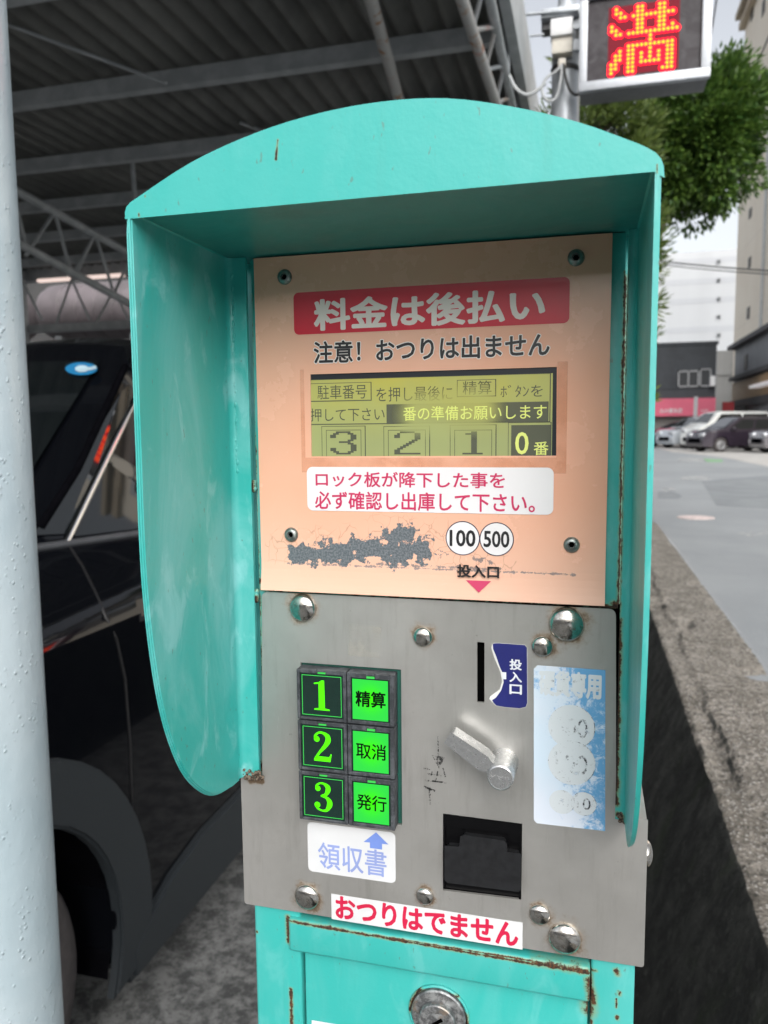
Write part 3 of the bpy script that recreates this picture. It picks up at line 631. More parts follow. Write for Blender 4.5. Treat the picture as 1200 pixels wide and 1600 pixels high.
# push buttons
n = NT('weathered_black_plastic'); k = n.noise(240, 6, .7); k2 = n.noise(60, 5, .6, n.scaled(1, 6, 1))
c = n.mix(n.ramp(k, .42, .66), (0.028, 0.031, 0.036, 1), (0.075, 0.08, 0.09, 1)); c = n.mix(n.ramp(k2, .5, .7, 0, .5), c, (0.12, 0.128, 0.14, 1)); n.set(Base_Color=c, Roughness=.6); n.bump(k, .25, .001); M_btn = n.m
def glow(name, ca, cb, s, rad):
    n = NT(name); o = n.sep(n.obj()); x = n.n('ShaderNodeVectorMath', operation='LENGTH'); n.l(n.obj(), x.inputs[0])
    c = n.mix(n.ramp(x.outputs['Value'], .0, rad), (*ca, 1), (*cb, 1)); n.set(Base_Color=(.0, .03, .0, 1), Roughness=.25, Specular_IOR_Level=.25, Emission_Color=c, Emission_Strength=s); return n.m
M_lit = glow('lit_green_lens', (.045, .80, 0.0), (.030, .60, .060), .80, .0125)
M_darklens = plain('dark_green_lens', (0.004, 0.022, 0.016), .12, coat=.5, vary=.1); M_num = plain('lit_green_ink', (.03, .3, .0), .3, emit=(.07, .85, 0.0), es=.80, vary=0); M_line = plain('dim_green_line', (.02, .2, .04), .3, emit=(.035, .42, .05), es=.75, vary=0)
M_dkgreen = plain('green_black_ink', (0.001, 0.006, 0.002), .5, vary=0, spec=.1)
SER = {}
def stroke_digit(bm, ch, x0, x1, z0, z1, Y):
    """bold serif numerals drawn as ribbons of varying width on a unit box"""
    def T(u, v): return Vector((x0 + u * (x1 - x0), Y, z0 + v * (z1 - z0)))
    asp = (z1 - z0) / (x1 - x0)
    def ribbon(pts):
        pts = [(Vector((a, b * asp)), w_) for a, b, w_ in pts]
        d = []
        for i in range(len(pts) - 1):
            p0, w0 = pts[max(i - 1, 0)]; p1, w1 = pts[i]; p2, w2 = pts[i + 1]; p3, w3 = pts[min(i + 2, len(pts) - 1)]
            for k in range(6):
                t = k / 6; f = lambda A, B_, C_, D: .5 * ((2 * B_) + (C_ - A) * t + (2 * A - 5 * B_ + 4 * C_ - D) * t * t + (3 * B_ - A - 3 * C_ + D) * t ** 3)
                d.append((f(p0, p1, p2, p3), w1 + (w2 - w1) * t))
        d.append(pts[-1]); L = []; Rt = []
        for i, (p, w_) in enumerate(d):
            q = d[min(i + 1, len(d) - 1)][0] - d[max(i - 1, 0)][0]; q.normalize(); nn = Vector((-q.y, q.x)) * w_ * .5
            L.append(bm.verts.new(T((p + nn).x, (p + nn).y / asp))); Rt.append(bm.verts.new(T((p - nn).x, (p - nn).y / asp)))
        for i in range(len(d) - 1): bm.faces.new((L[i], L[i + 1], Rt[i + 1], Rt[i]))
    def ball(u, v, r): 
        sheet(bm, [T(u + r * math.cos(R(a)), v + r * math.sin(R(a)) / asp) for a in range(0, 360, 20)])
    def poly(q): sheet(bm, [T(*a) for a in q])
    if ch == '1':
        poly([(.34, .06), (.66, .06), (.64, 1), (.50, 1), (.34, .93)]); poly([(.10, 0), (.90, 0), (.90, .045), (.66, .07), (.34, .07), (.10, .045)]); poly([(.34, .93), (.50, 1), (.34, .88), (.10, .86), (.10, .905)])
    if ch == '2':
        ribbon([(.13, .74, .10), (.12, .84, .13), (.28, .955, .10), (.52, .965, .12), (.76, .86, .25), (.78, .70, .28), (.62, .52, .20), (.34, .30, .13), (.12, .09, .11)]); ball(.20, .745, .15)
        poly([(.04, 0), (.90, 0), (.97, .27), (.915, .27), (.84, .165), (.20, .165), (.05, .09)])
    if ch == '3':
        ribbon([(.14, .80, .10), (.15, .88, .12), (.30, .962, .09), (.52, .965, .11), (.72, .87, .25), (.74, .75, .26), (.62, .60, .16), (.36, .535, .075)])
        ribbon([(.36, .535, .075), (.64, .50, .14), (.81, .37, .27), (.81, .24, .28), (.66, .07, .16), (.42, .035, .09), (.18, .10, .11), (.10, .20, .11)]); ball(.21, .785, .14); ball(.17, .22, .155)
ph = (bz1 - bz0) / 3
for r_ in range(3):
    for c_ in range(2):
        X0, X1 = ((bx0, bx1), (bx1, bx2))[c_]; X0 += .00025; X1 -= .00025; Z1 = bz1 - r_ * ph - .0002; Z0 = bz1 - (r_ + 1) * ph + .0007
        cxm, czm = (X0 + X1) / 2, (Z0 + Z1) / 2
        t = .0023 if c_ else .0018
        bm = B(); box(bm, X0, X1, bfr + .0012, .4200, Z0, Z1, .0008, 2)
        # raised rim round the lens, with a clip notch on top
        for q in ((X0, X0 + t, Z0, Z1), (X1 - t * 1.1, X1, Z0, Z1), (X0 + t, X1 - t * 1.1, Z0, Z0 + t * .9), (X0 + t, cxm - .0028, Z1 - t * 1.25, Z1), (cxm + .0028, X1 - t * 1.1, Z1 - t * 1.25, Z1), (cxm - .0027, cxm + .0027, Z1 - t * .6, Z1 - .0001)):
            box(bm, q[0], q[1], bfr, bfr + .0022, q[2], q[3], .0003, 1)
        nm = [['number_button', 'number_button', 'number_button'], ['settle_button', 'cancel_button', 'receipt_button']][c_][r_]
        bo = finish(nm, bm, M_btn, K, smooth=30)
        bo['label'] = [['dark green push button with lit number 1', 'dark green push button with lit number 2', 'dark green push button with lit number 3'], ['bright green push button at the top of the right column', 'bright green push button in the middle of the right column', 'bright green push button at the bottom of the right column']][c_][r_]
        lx0, lx1, lz0, lz1 = X0 + t + .0001, X1 - t * 1.1 - .0001, Z0 + t * .9 + .0001, Z1 - t * 1.25 - .0001
        lyy = bfr + .0008
        me = B(); sheet(me, [Vector((x - cxm, 0, z - czm)) for x, z in ((lx0, lz0), (lx1, lz0), (lx1, lz1), (lx0, lz1))])
        sheet(me, [Vector((x - cxm, .0002, z - czm)) for x, z in ((cxm - .0024, lz1 - .0005), (cxm + .0024, lz1 - .0005), (cxm + .0024, lz1 + .0013), (cxm - .0024, lz1 + .0013))], 1)
        md = bpy.data.meshes.new('lens'); me.to_mesh(md); me.free(); md.materials.append(M_darklens if True else M_lit); md.materials.append(M_line)
        lo = bpy.data.objects.new('lens', md); C.objects.link(lo); lo.parent = bo; lo.location = Vector((cxm, lyy, czm)) - KR
        bm = B()
        if c_ == 0:
            ii = .0010; tt = .00038
            for q in ((lx0 + ii, lx1 - ii, lz1 - ii - tt, lz1 - ii), (lx0 + ii, lx1 - ii, lz0 + ii, lz0 + ii + tt), (lx0 + ii, lx0 + ii + tt, lz0 + ii, lz1 - ii), (lx1 - ii - tt, lx1 - ii, lz0 + ii, lz1 - ii)):
                sheet(bm, [Vector((q[0], lyy - .00012, q[2])), Vector((q[1], lyy - .00012, q[2])), Vector((q[1], lyy - .00012, q[3])), Vector((q[0], lyy - .00012, q[3]))])
            finish('lens_border', bm, M_line, bo, smooth=0)
            bm = B(); hw = (lx1 - lx0) * .225; hh = (lz1 - lz0) * .345; stroke_digit(bm, '123'[r_], cxm - hw, cxm + hw, czm - hh, czm + hh, lyy - .0002); finish('number', bm, M_num, bo, smooth=0)
        else:
            me = B(); g_ = .0007; sheet(me, [Vector((x - cxm, 0, z - czm)) for x, z in ((lx0 + g_, lz0 + g_ * .7), (lx1 - g_ * 1.4, lz0 + g_ * .7), (lx1 - g_ * 1.4, lz1 - g_), (lx0 + g_, lz1 - g_))])
            md = bpy.data.meshes.new('lit_face'); me.to_mesh(md); me.free(); md.materials.append(M_lit); lo = bpy.data.objects.new('lit_face', md); C.objects.link(lo); lo.parent = bo; lo.location = Vector((cxm, lyy - .00012, czm)) - KR
            bm = B(); hw = (lx1 - lx0) * .395; put_text_w(bm, ('精算', '取消', '発行')[r_], cxm - hw, cxm + hw, czm - hw * .53, czm + hw * .53, lyy - .0003, .026 if r_ == 0 else .014); finish('lettering', bm, M_dkgreen, bo, smooth=0)

s1_, s2_, s3_ = YS - .00018, YS - .00034, YS - .0005
# torn navy sticker by the coin slot
M_navy = plain('navy_vinyl', (0.016, 0.020, 0.15), .32, coat=.3, vary=.08); M_paper = plain('torn_paper', (0.72, 0.72, 0.70), .8, vary=.08)
core = [(769, 1007), (772, 1004.5), (780, 1004.5), (820, 1007.5), (824, 1012), (824.5, 1098), (822, 1105), (812, 1107.5), (790, 1105.5), (775, 1103), (770, 1098), (764.5, 1092), (766, 1088)]
tear_in = [(783, 1079), (787, 1066), (785.5, 1052), (781, 1042), (775.5, 1026), (770.5, 1014)]; tear_out = [(781, 1077), (784.5, 1065), (782, 1050), (778, 1041), (772, 1027), (767.5, 1012)]
bm = B(); sheet(bm, [P(x, y, s1_) for x, y in core + tear_out]); ns = finish('slot_sticker', bm, M_paper, plate, smooth=0)
core2 = [(770, 1006.5), (772.5, 1005), (780, 1005), (820, 1008), (823.4, 1012), (823.9, 1098), (821.5, 1104.5), (812, 1106.8), (790, 1105), (775.5, 1102.5), (771, 1098), (769, 1094), (775, 1090)]
bm = B(); sheet(bm, [P(x, y, s2_) for x, y in core2 + tear_in]); finish('sticker_ink', bm, M_navy, plate, smooth=0)
bm = B()
for ch, y0, y1 in (('投', 1030, 1047), ('入', 1050, 1066), ('口', 1069.5, 1085)):
    put_text(bm, ch, (796, (y0 + y1) / 2), (805, y0), (815.5, (y0 + y1) / 2), (805, y1), s3_, .03)
sheet(bm, [P(x, y, s3_) for x, y in ((785, 1050), (791, 1050.5), (791, 1061.5), (785, 1061))])
finish('sticker_lettering', bm, M_sticker_w, plate, smooth=0)
# coin slot lining
bm = B(); box(bm, P(746.2, 1050, .4195).x, P(756.6, 1050, .4195).x, .4205, .4207, 1.3472, 1.3827); finish('coin_slot', bm, M_black, plate, smooth=0)
# worn blue coin sticker
n = NT('worn_blue_vinyl'); k = n.noise(150, 9, .78, dist=.4); o = n.sep(n.obj()); rx0, rx1 = wx(834, 1160) - KR.x, wx(946, 1170) - KR.x
rt = n.ramp(o[0], rx0 + .008, rx1, -.10, .14); tp = n.ramp(o[2], 1.345, 1.366, 0, .12); kk = n.math('ADD', n.math('ADD', k, rt), tp); kk = n.math('ADD', kk, n.math('MULTIPLY_ADD', n.noise(45, 4), .30, -.15))
c = n.mix(n.ramp(n.noise(18, 3), .35, .7), (0.68, 0.73, 0.82, 1), (0.60, 0.72, 0.83, 1)); c = n.mix(n.ramp(kk, .49, .65, 0, .95), c, (0.10, 0.34, 0.62, 1)); n.set(Base_Color=c, Roughness=.55); M_wblue = n.m
bm = B(); sheet(bm, [P(x, y, s1_) for x, y in ((840, 1039.5), (946, 1047), (945.5, 1298.5), (839, 1286.5), (834, 1281), (834, 1045))]); finish('coin_sticker', bm, M_wblue, plate, smooth=0)
n = NT('worn_pale_print'); k = n.noise(260, 6, .75); n.set(Base_Color=(.66, .71, .74, 1), Roughness=.6, Alpha=n.ramp(k, .30, .42, .25, .95)); M_palep = n.m
n = NT('worn_black_print'); k = n.noise(300, 7, .8); o = n.sep(n.obj()); kr = n.math('ADD', k, n.ramp(o[0], rx0 + .006, rx1 - .006, -.09, .05)); n.set(Base_Color=(.04, .045, .06, 1), Roughness=.6, Alpha=n.ramp(kr, .52, .60, 0, .85)); M_wblk = n.m
bm = B(); put_text(bm, '硬貨専用', (842, 1065), (890, 1049), (940, 1072), (890, 1090), s2_, .05)
for px, py, rp in ((893, 1136, 37), (893, 1192, 37.5), (878, 1253, 20), (912, 1256, 20)):
    p = P(px, py, s2_); rr = wx(px + rp, py, s2_) - p.x; lathe(bm, [(rr, 0), (0, 0)], (p.x, s2_ - .00004 * random.random(), p.z), (0, -1, 0), 40, cap=False)
finish('sticker_print', bm, M_palep, plate, smooth=0)
bm = B()
for px, py, rp in ((893, 1136, 37), (893, 1192, 37.5), (878, 1253, 20), (912, 1256, 20)):
    p = P(px, py, s3_); rr = wx(px + rp, py, s3_) - p.x; m_ = 48
    for a in range(m_):
        a0, a1 = 2 * math.pi * a / m_, 2 * math.pi * (a + 1) / m_
        sheet(bm, [Vector((p.x + q * math.cos(t_), s3_, p.z + q * math.sin(t_))) for q, t_ in ((rr, a0), (rr, a1), (rr * .972, a1), (rr * .972, a0))])
for tx, px, py, w_, h_ in (('500', 893, 1137, 25, 15), ('100', 893, 1194, 25, 15), ('50', 878, 1253, 11, 9), ('10', 912, 1256, 11, 9)):
    put_text(bm, tx, (px - w_, py), (px, py - h_), (px + w_, py), (px, py + h_), s3_, .0)
finish('sticker_print', bm, M_wblk, plate, smooth=0)
# scratched-off marks beside the lever
n = NT('worn_marks'); k = n.noise(380, 6, .75); n.set(Base_Color=(.03, .03, .03, 1), Roughness=.7, Alpha=n.ramp(k, .46, .56, 0, .85)); M_marks = n.m
bm = B()
def mark(a, b, wd):
    A, B_ = P(*a, s1_), P(*b, s1_); d = (B_ - A).normalized(); nn = Vector((-d.z, 0, d.x)) * wd * .5
    sheet(bm, [A + nn, B_ + nn, B_ - nn, A - nn])
sheet(bm, [P(675, 1180, s1_), P(686, 1202, s1_), P(695, 1183, s1_)])
for a, b, wd in (((684, 1150), (685, 1182), .0007), ((662, 1201), (672, 1202), .001), ((664, 1219), (698, 1223), .0010), ((668, 1209), (690, 1212), .0008), ((672, 1214), (676, 1205), .0008), ((662, 1229), (680, 1236), .0012), ((671, 1228), (672, 1257), .0012), ((684, 1205), (680, 1222), .0008), ((692, 1200), (696, 1214), .0008)): mark(a, b, wd)
finish('worn_marks', bm, M_marks, plate, smooth=0)
# ghost of a removed square label
n = NT('label_residue'); k = n.noise(90, 5, .7); n.set(Base_Color=(.45, .43, .38, 1), Roughness=.65, Alpha=n.ramp(k, .4, .65, .05, .35)); 
bm = B(); sheet(bm, [P(x, y, s1_) for x, y in ((546, 975), (596, 980), (594, 1029), (544, 1024))]); finish('label_residue', bm, n.m, plate, smooth=0)

# receipt label and no-change label
M_label = plain('label_white', (0.66, 0.67, 0.68), .35, coat=.2, vary=.04); M_pblue = plain('faded_blue_ink', (0.27, 0.34, 0.64), .5, vary=.1); M_ablue = plain('blue_ink', (0.17, 0.27, 0.66), .5, vary=.1); M_redink = plain('red_ink', (0.56, 0.012, 0.060), .4, vary=.05)
x0, x1 = wx(481, 1324, s1_), wx(618, 1340, s1_); z1, z0 = wz(549, 1292.5, s1_), wz(549, 1370.5, s1_)
bm = B(); sheet(bm, rrect(x0, x1, z0, z1, .003, s1_)); finish('receipt_label', bm, M_label, plate, smooth=0)
lettering('receipt_lettering', '領収書', M_pblue, plate, (497, 1342), (550, 1322), (604, 1350), (550, 1363.5), s2_, .012)
bm = B(); sheet(bm, [P(x, y, s2_) for x, y in ((587.5, 1300.5), (607, 1319.5), (597, 1318.5), (597, 1327.5), (578, 1325), (578, 1316.5), (568, 1315.5))]); finish('arrow', bm, M_ablue, plate, smooth=0)
x0, x1 = wx(518, 1416, s1_), wx(816.5, 1462, s1_); z1, z0 = wz(667, 1418.5, s1_), wz(667, 1459.5, s1_)
bm = B(); sheet(bm, [Vector((x, s1_ - .0002, z)) for x, z in ((x0, z0), (x1, z0), (x1, z1), (x0, z1))]); finish('change_label', bm, M_label, plate, smooth=0)
lettering('change_lettering', 'おつりはでません', M_redink, plate, (524, 1418), (667, 1420.5), (810, 1460), (667, 1457.5), s2_ - .0002, .034)

# coin return lever
n = NT('cast_zinc_lever'); k = n.noise(300, 5, .7); n.set(Base_Color=n.mix(n.ramp(k, .4, .68), (.56, .565, .57, 1), (.44, .445, .45, 1)), Metallic=.85, Roughness=n.ramp(k, .3, .7, .24, .38)); M_lev = n.m
hc = P(781.5, 1216, .3975); hr = .0073
bm = B(); lathe(bm, [(hr * 1.12, 0), (hr * 1.10, .003), (hr, .006), (hr, .0195), (hr * .96, .0208), (hr * .86, .0212), (hr * .82, .0207), (0, .0207)], (hc.x, YS, hc.z), (0, -1, 0), 40, cap=False)
lev = finish('return_lever', bm, M_lev, K, smooth=35)
tip = P(701, 1154, .4000); base = Vector((hc.x, .4000, hc.z)); d = (base - tip); d.y = 0; d.normalize(); nn = Vector((-d.z, 0, d.x))
bm = B()
hd = (base - tip).length
tpts = [tip - nn * .0030, tip + nn * .0030, tip + d * (hd - .0115) + nn * .0040, tip + d * (hd - .0085) + nn * .0028, base + nn * .0026, base - nn * .0026, tip + d * (hd - .0085) - nn * .0028, tip + d * (hd - .0115) - nn * .0040]
prism(bm, [Vector((q.x, .4000, q.z)) for q in tpts], (0, .0130, 0))
es = [e for e in bm.edges if len(e.link_faces) == 2 and e.calc_face_angle(0) > .5]
bmesh.ops.bevel(bm, geom=es, offset=.0008, segments=3, affect='EDGES'); finish('lever_arm', bm, M_lev, lev, smooth=35)
M_engr = plain('engraved_marks', (.78, .78, .78), .3, .6, vary=0)
bm = B(); yh = YS - .02085
for a, b in (((-.0052, .0014), (-.0042, .0002)), ((-.0042, .0002), (-.0024, .0016)), ((-.0018, .0012), (.0006, .0004)), ((-.0010, .0002), (.0002, -.0012)), ((.0004, .0004), (.0016, .0010)), ((.0024, .0008), (.0030, .0002)), ((.0038, .0012), (.0046, .0004))):
    A = Vector((hc.x + a[0], yh, hc.z + a[1])); B_ = Vector((hc.x + b[0], yh, hc.z + b[1])); dd = (B_ - A).normalized(); q = Vector((-dd.z, 0, dd.x)) * .00018; sheet(bm, [A + q, B_ + q, B_ - q, A - q])
finish('engraving', bm, M_engr, lev, smooth=0)

# receipt mouth with hinged flap
M_bp = plain('black_plastic', (0.002, 0.002, 0.0025), .35, spec=.2, vary=.15, scale=200); M_bp2 = plain('black_plastic_matt', (0.013, 0.0135, 0.015), .28, vary=.25, scale=200)
mx0, mx1, mz1, mz0 = wx(692, 1330, YS), wx(815, 1340, YS), wz(754, 1279.5, YS), wz(754, 1398.5, YS)
bm = B(); sheet(bm, [Vector((x, .4207, z)) for x, z in ((mx0, mz0), (mx1, mz0), (mx1, mz1), (mx0, mz1))])
for q in ((mx0 + .0002, mx0 + .0012, mz0, mz1), (mx1 - .0014, mx1 - .0002, mz0, mz1)): box(bm, q[0], q[1], .4188, .4207, q[2] + .0003, q[3] - .0003)
box(bm, mx0 + .0012, mx1 - .0014, .4192, .4207, mz1 - .0075, mz1 - .0003)
rm = finish('receipt_mouth', bm, M_bp, K, smooth=0)
fl = [(697, 1324), (720, 1325.5), (721.5, 1309), (725, 1307.5), (786, 1316), (789, 1319), (790, 1333), (812, 1336.5), (811.5, 1388), (809, 1391), (700, 1377), (697, 1374)]
bm = B(); prism(bm, [P(x, y, .4150) for x, y in fl], (0, .0055, 0))
es = [e for e in bm.edges if len(e.link_faces) == 2 and e.calc_face_angle(0) > .8 and any(v.co.y < .417 for v in e.verts)]; bmesh.ops.bevel(bm, geom=es, offset=.0010, segments=2, affect='EDGES')
finish('flap', bm, M_bp2, rm, smooth=30)

# ------------------------------------------------------------------ painted steel post at the left
n = NT('pale_blue_paint'); k = n.noise(7, 4, .5); k2 = n.noise(55, 5, .55); v_ = n.voro(55); v2 = n.noise(30, 3, .5, n.scaled(1, 1, .5))
c = n.mix(n.ramp(k, .35, .65), (0.42, 0.51, 0.555, 1), (0.50, 0.58, 0.62, 1)); sp = n.noise(240, 2); c = n.mix(n.ramp(sp, .74, .77, 0, .7), c, (.2, .23, .24, 1)); n.set(Base_Color=c, Roughness=.28)
pim = n.math('MULTIPLY', n.ramp(n.voro(125), .06, .34, 1, 0), n.ramp(n.noise(26, 4, .7), .44, .66)); h = n.math('ADD', n.math('MULTIPLY', pim, .9), n.math('MULTIPLY', v2, .9)); h = n.math('ADD', h, n.math('MULTIPLY', k2, .3)); n.bump(h, .5, .0035); M_post = n.m
bm = B(); lathe(bm, [(.075, z) for z in (0, .5, 1, 1.5, 2, 3, 4.28)], (-.687, .72, 0), (0, 0, 1), 48, ref=(1, 0, 0)); tag(finish('steel_post', bm, M_post, loc=(-.687, .72, 0), smooth=50), 'thick pale blue painted steel post standing left of the teal machine', 'post')

# ------------------------------------------------------------------ canopy over the lot
CZ = 4.5
n = NT('dull_sheet_metal'); k = n.noise(1.2, 6, .6); n.set(Base_Color=n.mix(n.ramp(k, .35, .7), (.10, .103, .098, 1), (.17, .172, .162, 1)), Roughness=.7); M_sheet = n.m
n = NT('grey_steel_paint'); k = n.noise(5, 6, .6); n.set(Base_Color=n.mix(n.ramp(k, .4, .65), (.36, .385, .40, 1), (.46, .485, .50, 1)), Roughness=.5); M_girt = n.m
n = NT('rusting_steel_paint'); k = n.noise(9, 7, .7); k2 = n.noise(3.3, 4); c = n.mix(n.ramp(k, .54, .64), (.46, .46, .45, 1), (.34, .17, .07, 1)); c = n.mix(n.ramp(k2, .62, .68), c, (.50, .22, .19, 1)); n.set(Base_Color=c, Roughness=.6); M_rst = n.m
can = thing('parking_canopy', 'large dark corrugated parking canopy on steel beams behind the machine', 'canopy', (-8, 6, 0))
bm = B(); wl = .19; N = int(16 / wl * 8); prev = None
for i in range(N + 1):
    x = -.56 - i * wl / 8; z = CZ + .045 * math.sin(2 * math.pi * i / 8)
    cur = [bm.verts.new((x, y, z + (.02 * y))) for y in (-1.2, 4, 9, 13.4)]
    if prev:
        for k in range(3): bm.faces.new((prev[k], prev[k + 1], cur[k + 1], cur[k]))
    prev = cur
o = finish('roof_sheet', bm, M_sheet, can, smooth=60)
for y in (.6, 3.1, 4.7, 6.22, 7.76, 9.2, 10.7, 12.3):
    bm = B(); z = CZ + .02 * y - .115; box(bm, -16.5, -.66, y - .035, y + .035, z - .065, z + .065); box(bm, -16.5, -.66, y - .035, y + .06, z - .069, z - .0645); finish('purlin', bm, M_girt, can, smooth=0)
bm = B(); box(bm, -.62, -.545, -1.2, 13.4, CZ - .16, CZ + .36); finish('eaves_gutter', bm, M_girt, can, smooth=0)
# edge truss along the open side
def bar(name, a, b, r, mat, seg=10):
    bm = B(); tube(bm, [a, b], r, seg); return finish(name, bm, mat, can, smooth=60)
q0, q1, q2, q3 = PZ(722, 0, 4.0), PZ(778, 170, 4.0), PZ(766, 0, 4.15), PZ(797, 150, 4.15); dq = q1 - q0; dr_ = q3 - q2
def along(o_, d_, y): return o_ + d_ * ((y - o_.y) / d_.y)
bar('truss_chord', along(q0, dq, 0), along(q0, dq, 12.5), .038, M_rst)
bar('truss_chord', along(q2, dr_, 0), along(q2, dr_, 12.5), .034, M_girt)
for i in range(20):
    y = .6 + i * .56; a, b, c_ = along(q0, dq, y), along(q2, dr_, y + .30), along(q0, dq, y + .56)
    bar('truss_web', a, b, .016, M_rst if i % 3 else M_girt, 8); bar('truss_web', b, c_, .015, M_girt if i % 2 else M_rst, 8)
    if i % 2 == 0: bar('truss_post', along(q2, dr_, y), Vector((along(q2, dr_, y).x, y, CZ + .02 * y - .02)), .022, M_girt, 8)
a, b = PZ(580, 0, 4.25), PZ(626, 165, 4.25); bar('brace_pipe', a - (b - a) * .8, b + (b - a) * .5, .045, M_rst, 14)
# bracing rods and inner trusses
def pbar(name, p0, p1, X0, X1, r, mat=M_girt): return bar(name, PX(*p0, X0), PX(*p1, X1), r, mat, 8)
pbar('bracing_rod', (-60, 22), (470, 228), -6.2, -2.9, .020)
pbar('bracing_rod', (-60, 12), (260, 130), -4.6, -3.2, .014)
pbar('hanger_rod', (188, -20), (212, 330), -5.0, -5.0, .026)
pbar('bracing_rod', (230, -30), (345, 98), -4.0, -3.4, .02)
pbar('bracing_rod', (270, -30), (365, 98), -4.0, -3.3, .02)
chs = (((-40, 262), (260, 428)), ((-30, 348), (260, 506)))
for p0, p1 in chs: pbar('truss_chord', p0, p1, -6.4, -6.4, .055)
for a, b in (((84, 333), (40, 400)), ((86, 333), (112, 430)), ((146, 370), (118, 430)), ((150, 370), (176, 452)), ((205, 400), (180, 455)), ((20, 296), (42, 392)), ((112, 430), (146, 372))): pbar('truss_web', a, b, -6.4, -6.4, .022)
for a, b in (((112, 436), (88, 505)), ((112, 436), (140, 500)), ((176, 456), (150, 505)), ((36, 440), (66, 500)), ((180, 456), (200, 500))): pbar('truss_web', a, b, -7.4, -7.4, .018)
bm = B(); box(bm, -20, -.7, 13.15, 13.35, 3.52, 3.66); finish('end_beam', bm, M_girt, can, smooth=0)
bm = B(); box(bm, -20, -.7, 13.25, 13.45, CZ + .02, CZ + .30); finish('end_beam', bm, M_girt, can, smooth=0)
for x in (-15.5, -10.8, -6.0):
    bm = B(); box(bm, x - .09, x + .09, 13.0, 13.18, 0, CZ + .18); finish('canopy_column', bm, M_girt, can, smooth=0)
# strip lamps at the far end
M_tube = plain('lit_strip_lamp', (.9, .8, .76), .4, emit=(1.0, .78, .70), es=.55, vary=0)
for px in ((60, 109, 438.5), (136, 193, 433)):
    a, b = P(px[0], px[2], 12.9), P(px[1], px[2] - 3, 12.9)
    lm = thing('strip_lamp', 'lit strip lamp under the far end of the canopy, %s' % ('nearer the blue post' if px[0] < 100 else 'nearer the teal hood'), 'lamp', (a + b) / 2)
    bm = B(); box(bm, a.x, b.x, 12.85, 12.95, a.z - .035, a.z + .02, .01); finish('diffuser', bm, M_tube, lm, smooth=30)
    bm = B(); box(bm, a.x + .03, b.x - .03, 12.87, 12.93, a.z + .02, a.z + .09); finish('lamp_body', bm, M_girt, lm, smooth=0)
# rounded pale segmented tank beyond
n = NT('pale_tank'); k = n.noise(1.5, 5); n.set(Base_Color=n.mix(n.ramp(k, .35, .65), (.13, .115, .12, 1), (.18, .155, .165, 1)), Roughness=.5); M_tank = n.m
tk = P(150, 478, 15.2)
def tank(xa, xb, label):
    t_ = thing('storage_tank', label, 'tank', ((xa + xb) / 2, 15.2, 0)); r_ = .62; zc = tk.z - .12
    bm = B(); m_ = max(3, int((xb - xa) / .42)); prof_t = [(0, 0), (r_ * .55, .04), (r_ * .85, .14), (r_ * .97, .30)]
    L = xb - xa
    for i in range(1, m_ - 1):
        h_ = .3 + (L - .6) * i / (m_ - 1); prof_t += [(r_, h_ - .03), (r_ * .955, h_), (r_, h_ + .03)]
    prof_t += [(r_ * .97, L - .3), (r_ * .85, L - .14), (r_ * .55, L - .04), (0, L)]
    lathe(bm, prof_t, (xa, 15.2, zc), (1, 0, 0), 28, cap=False); finish('shell', bm, M_tank, t_, smooth=25)
    bm = B()
    for x in (xa + .5, xb - .5): box(bm, x - .08, x + .08, 14.9, 15.5, 0, zc - r_ * .8)
    finish('stand', bm, M_girt, t_, smooth=0)
tank(wx(72, 478, 15.2), wx(250, 478, 15.2), 'pale rounded segmented tank above the car roof under the canopy edge'); tank(wx(-60, 478, 15.2), wx(46, 478, 15.2), 'pale rounded tank mostly hidden behind the blue steel post')
bm = B(); box(bm, -60, -1.2, 19, 30, 0, 7.5); 
for i in range(12): box(bm, -40 + i * 3.2, -39.2 + i * 3.2 + .6, 18.9, 19.05, 4.4, 5.6)
n = NT('dark_cladding'); k = n.noise(.6, 5); n.set(Base_Color=n.mix(n.ramp(k, .3, .7), (.035, .035, .036, 1), (.06, .06, .06, 1)), Roughness=.7)
tag(finish('warehouse', bm, n.m, loc=(-30, 24, 0), smooth=0), 'dark clad warehouse wall closing the far end of the lot', 'building')

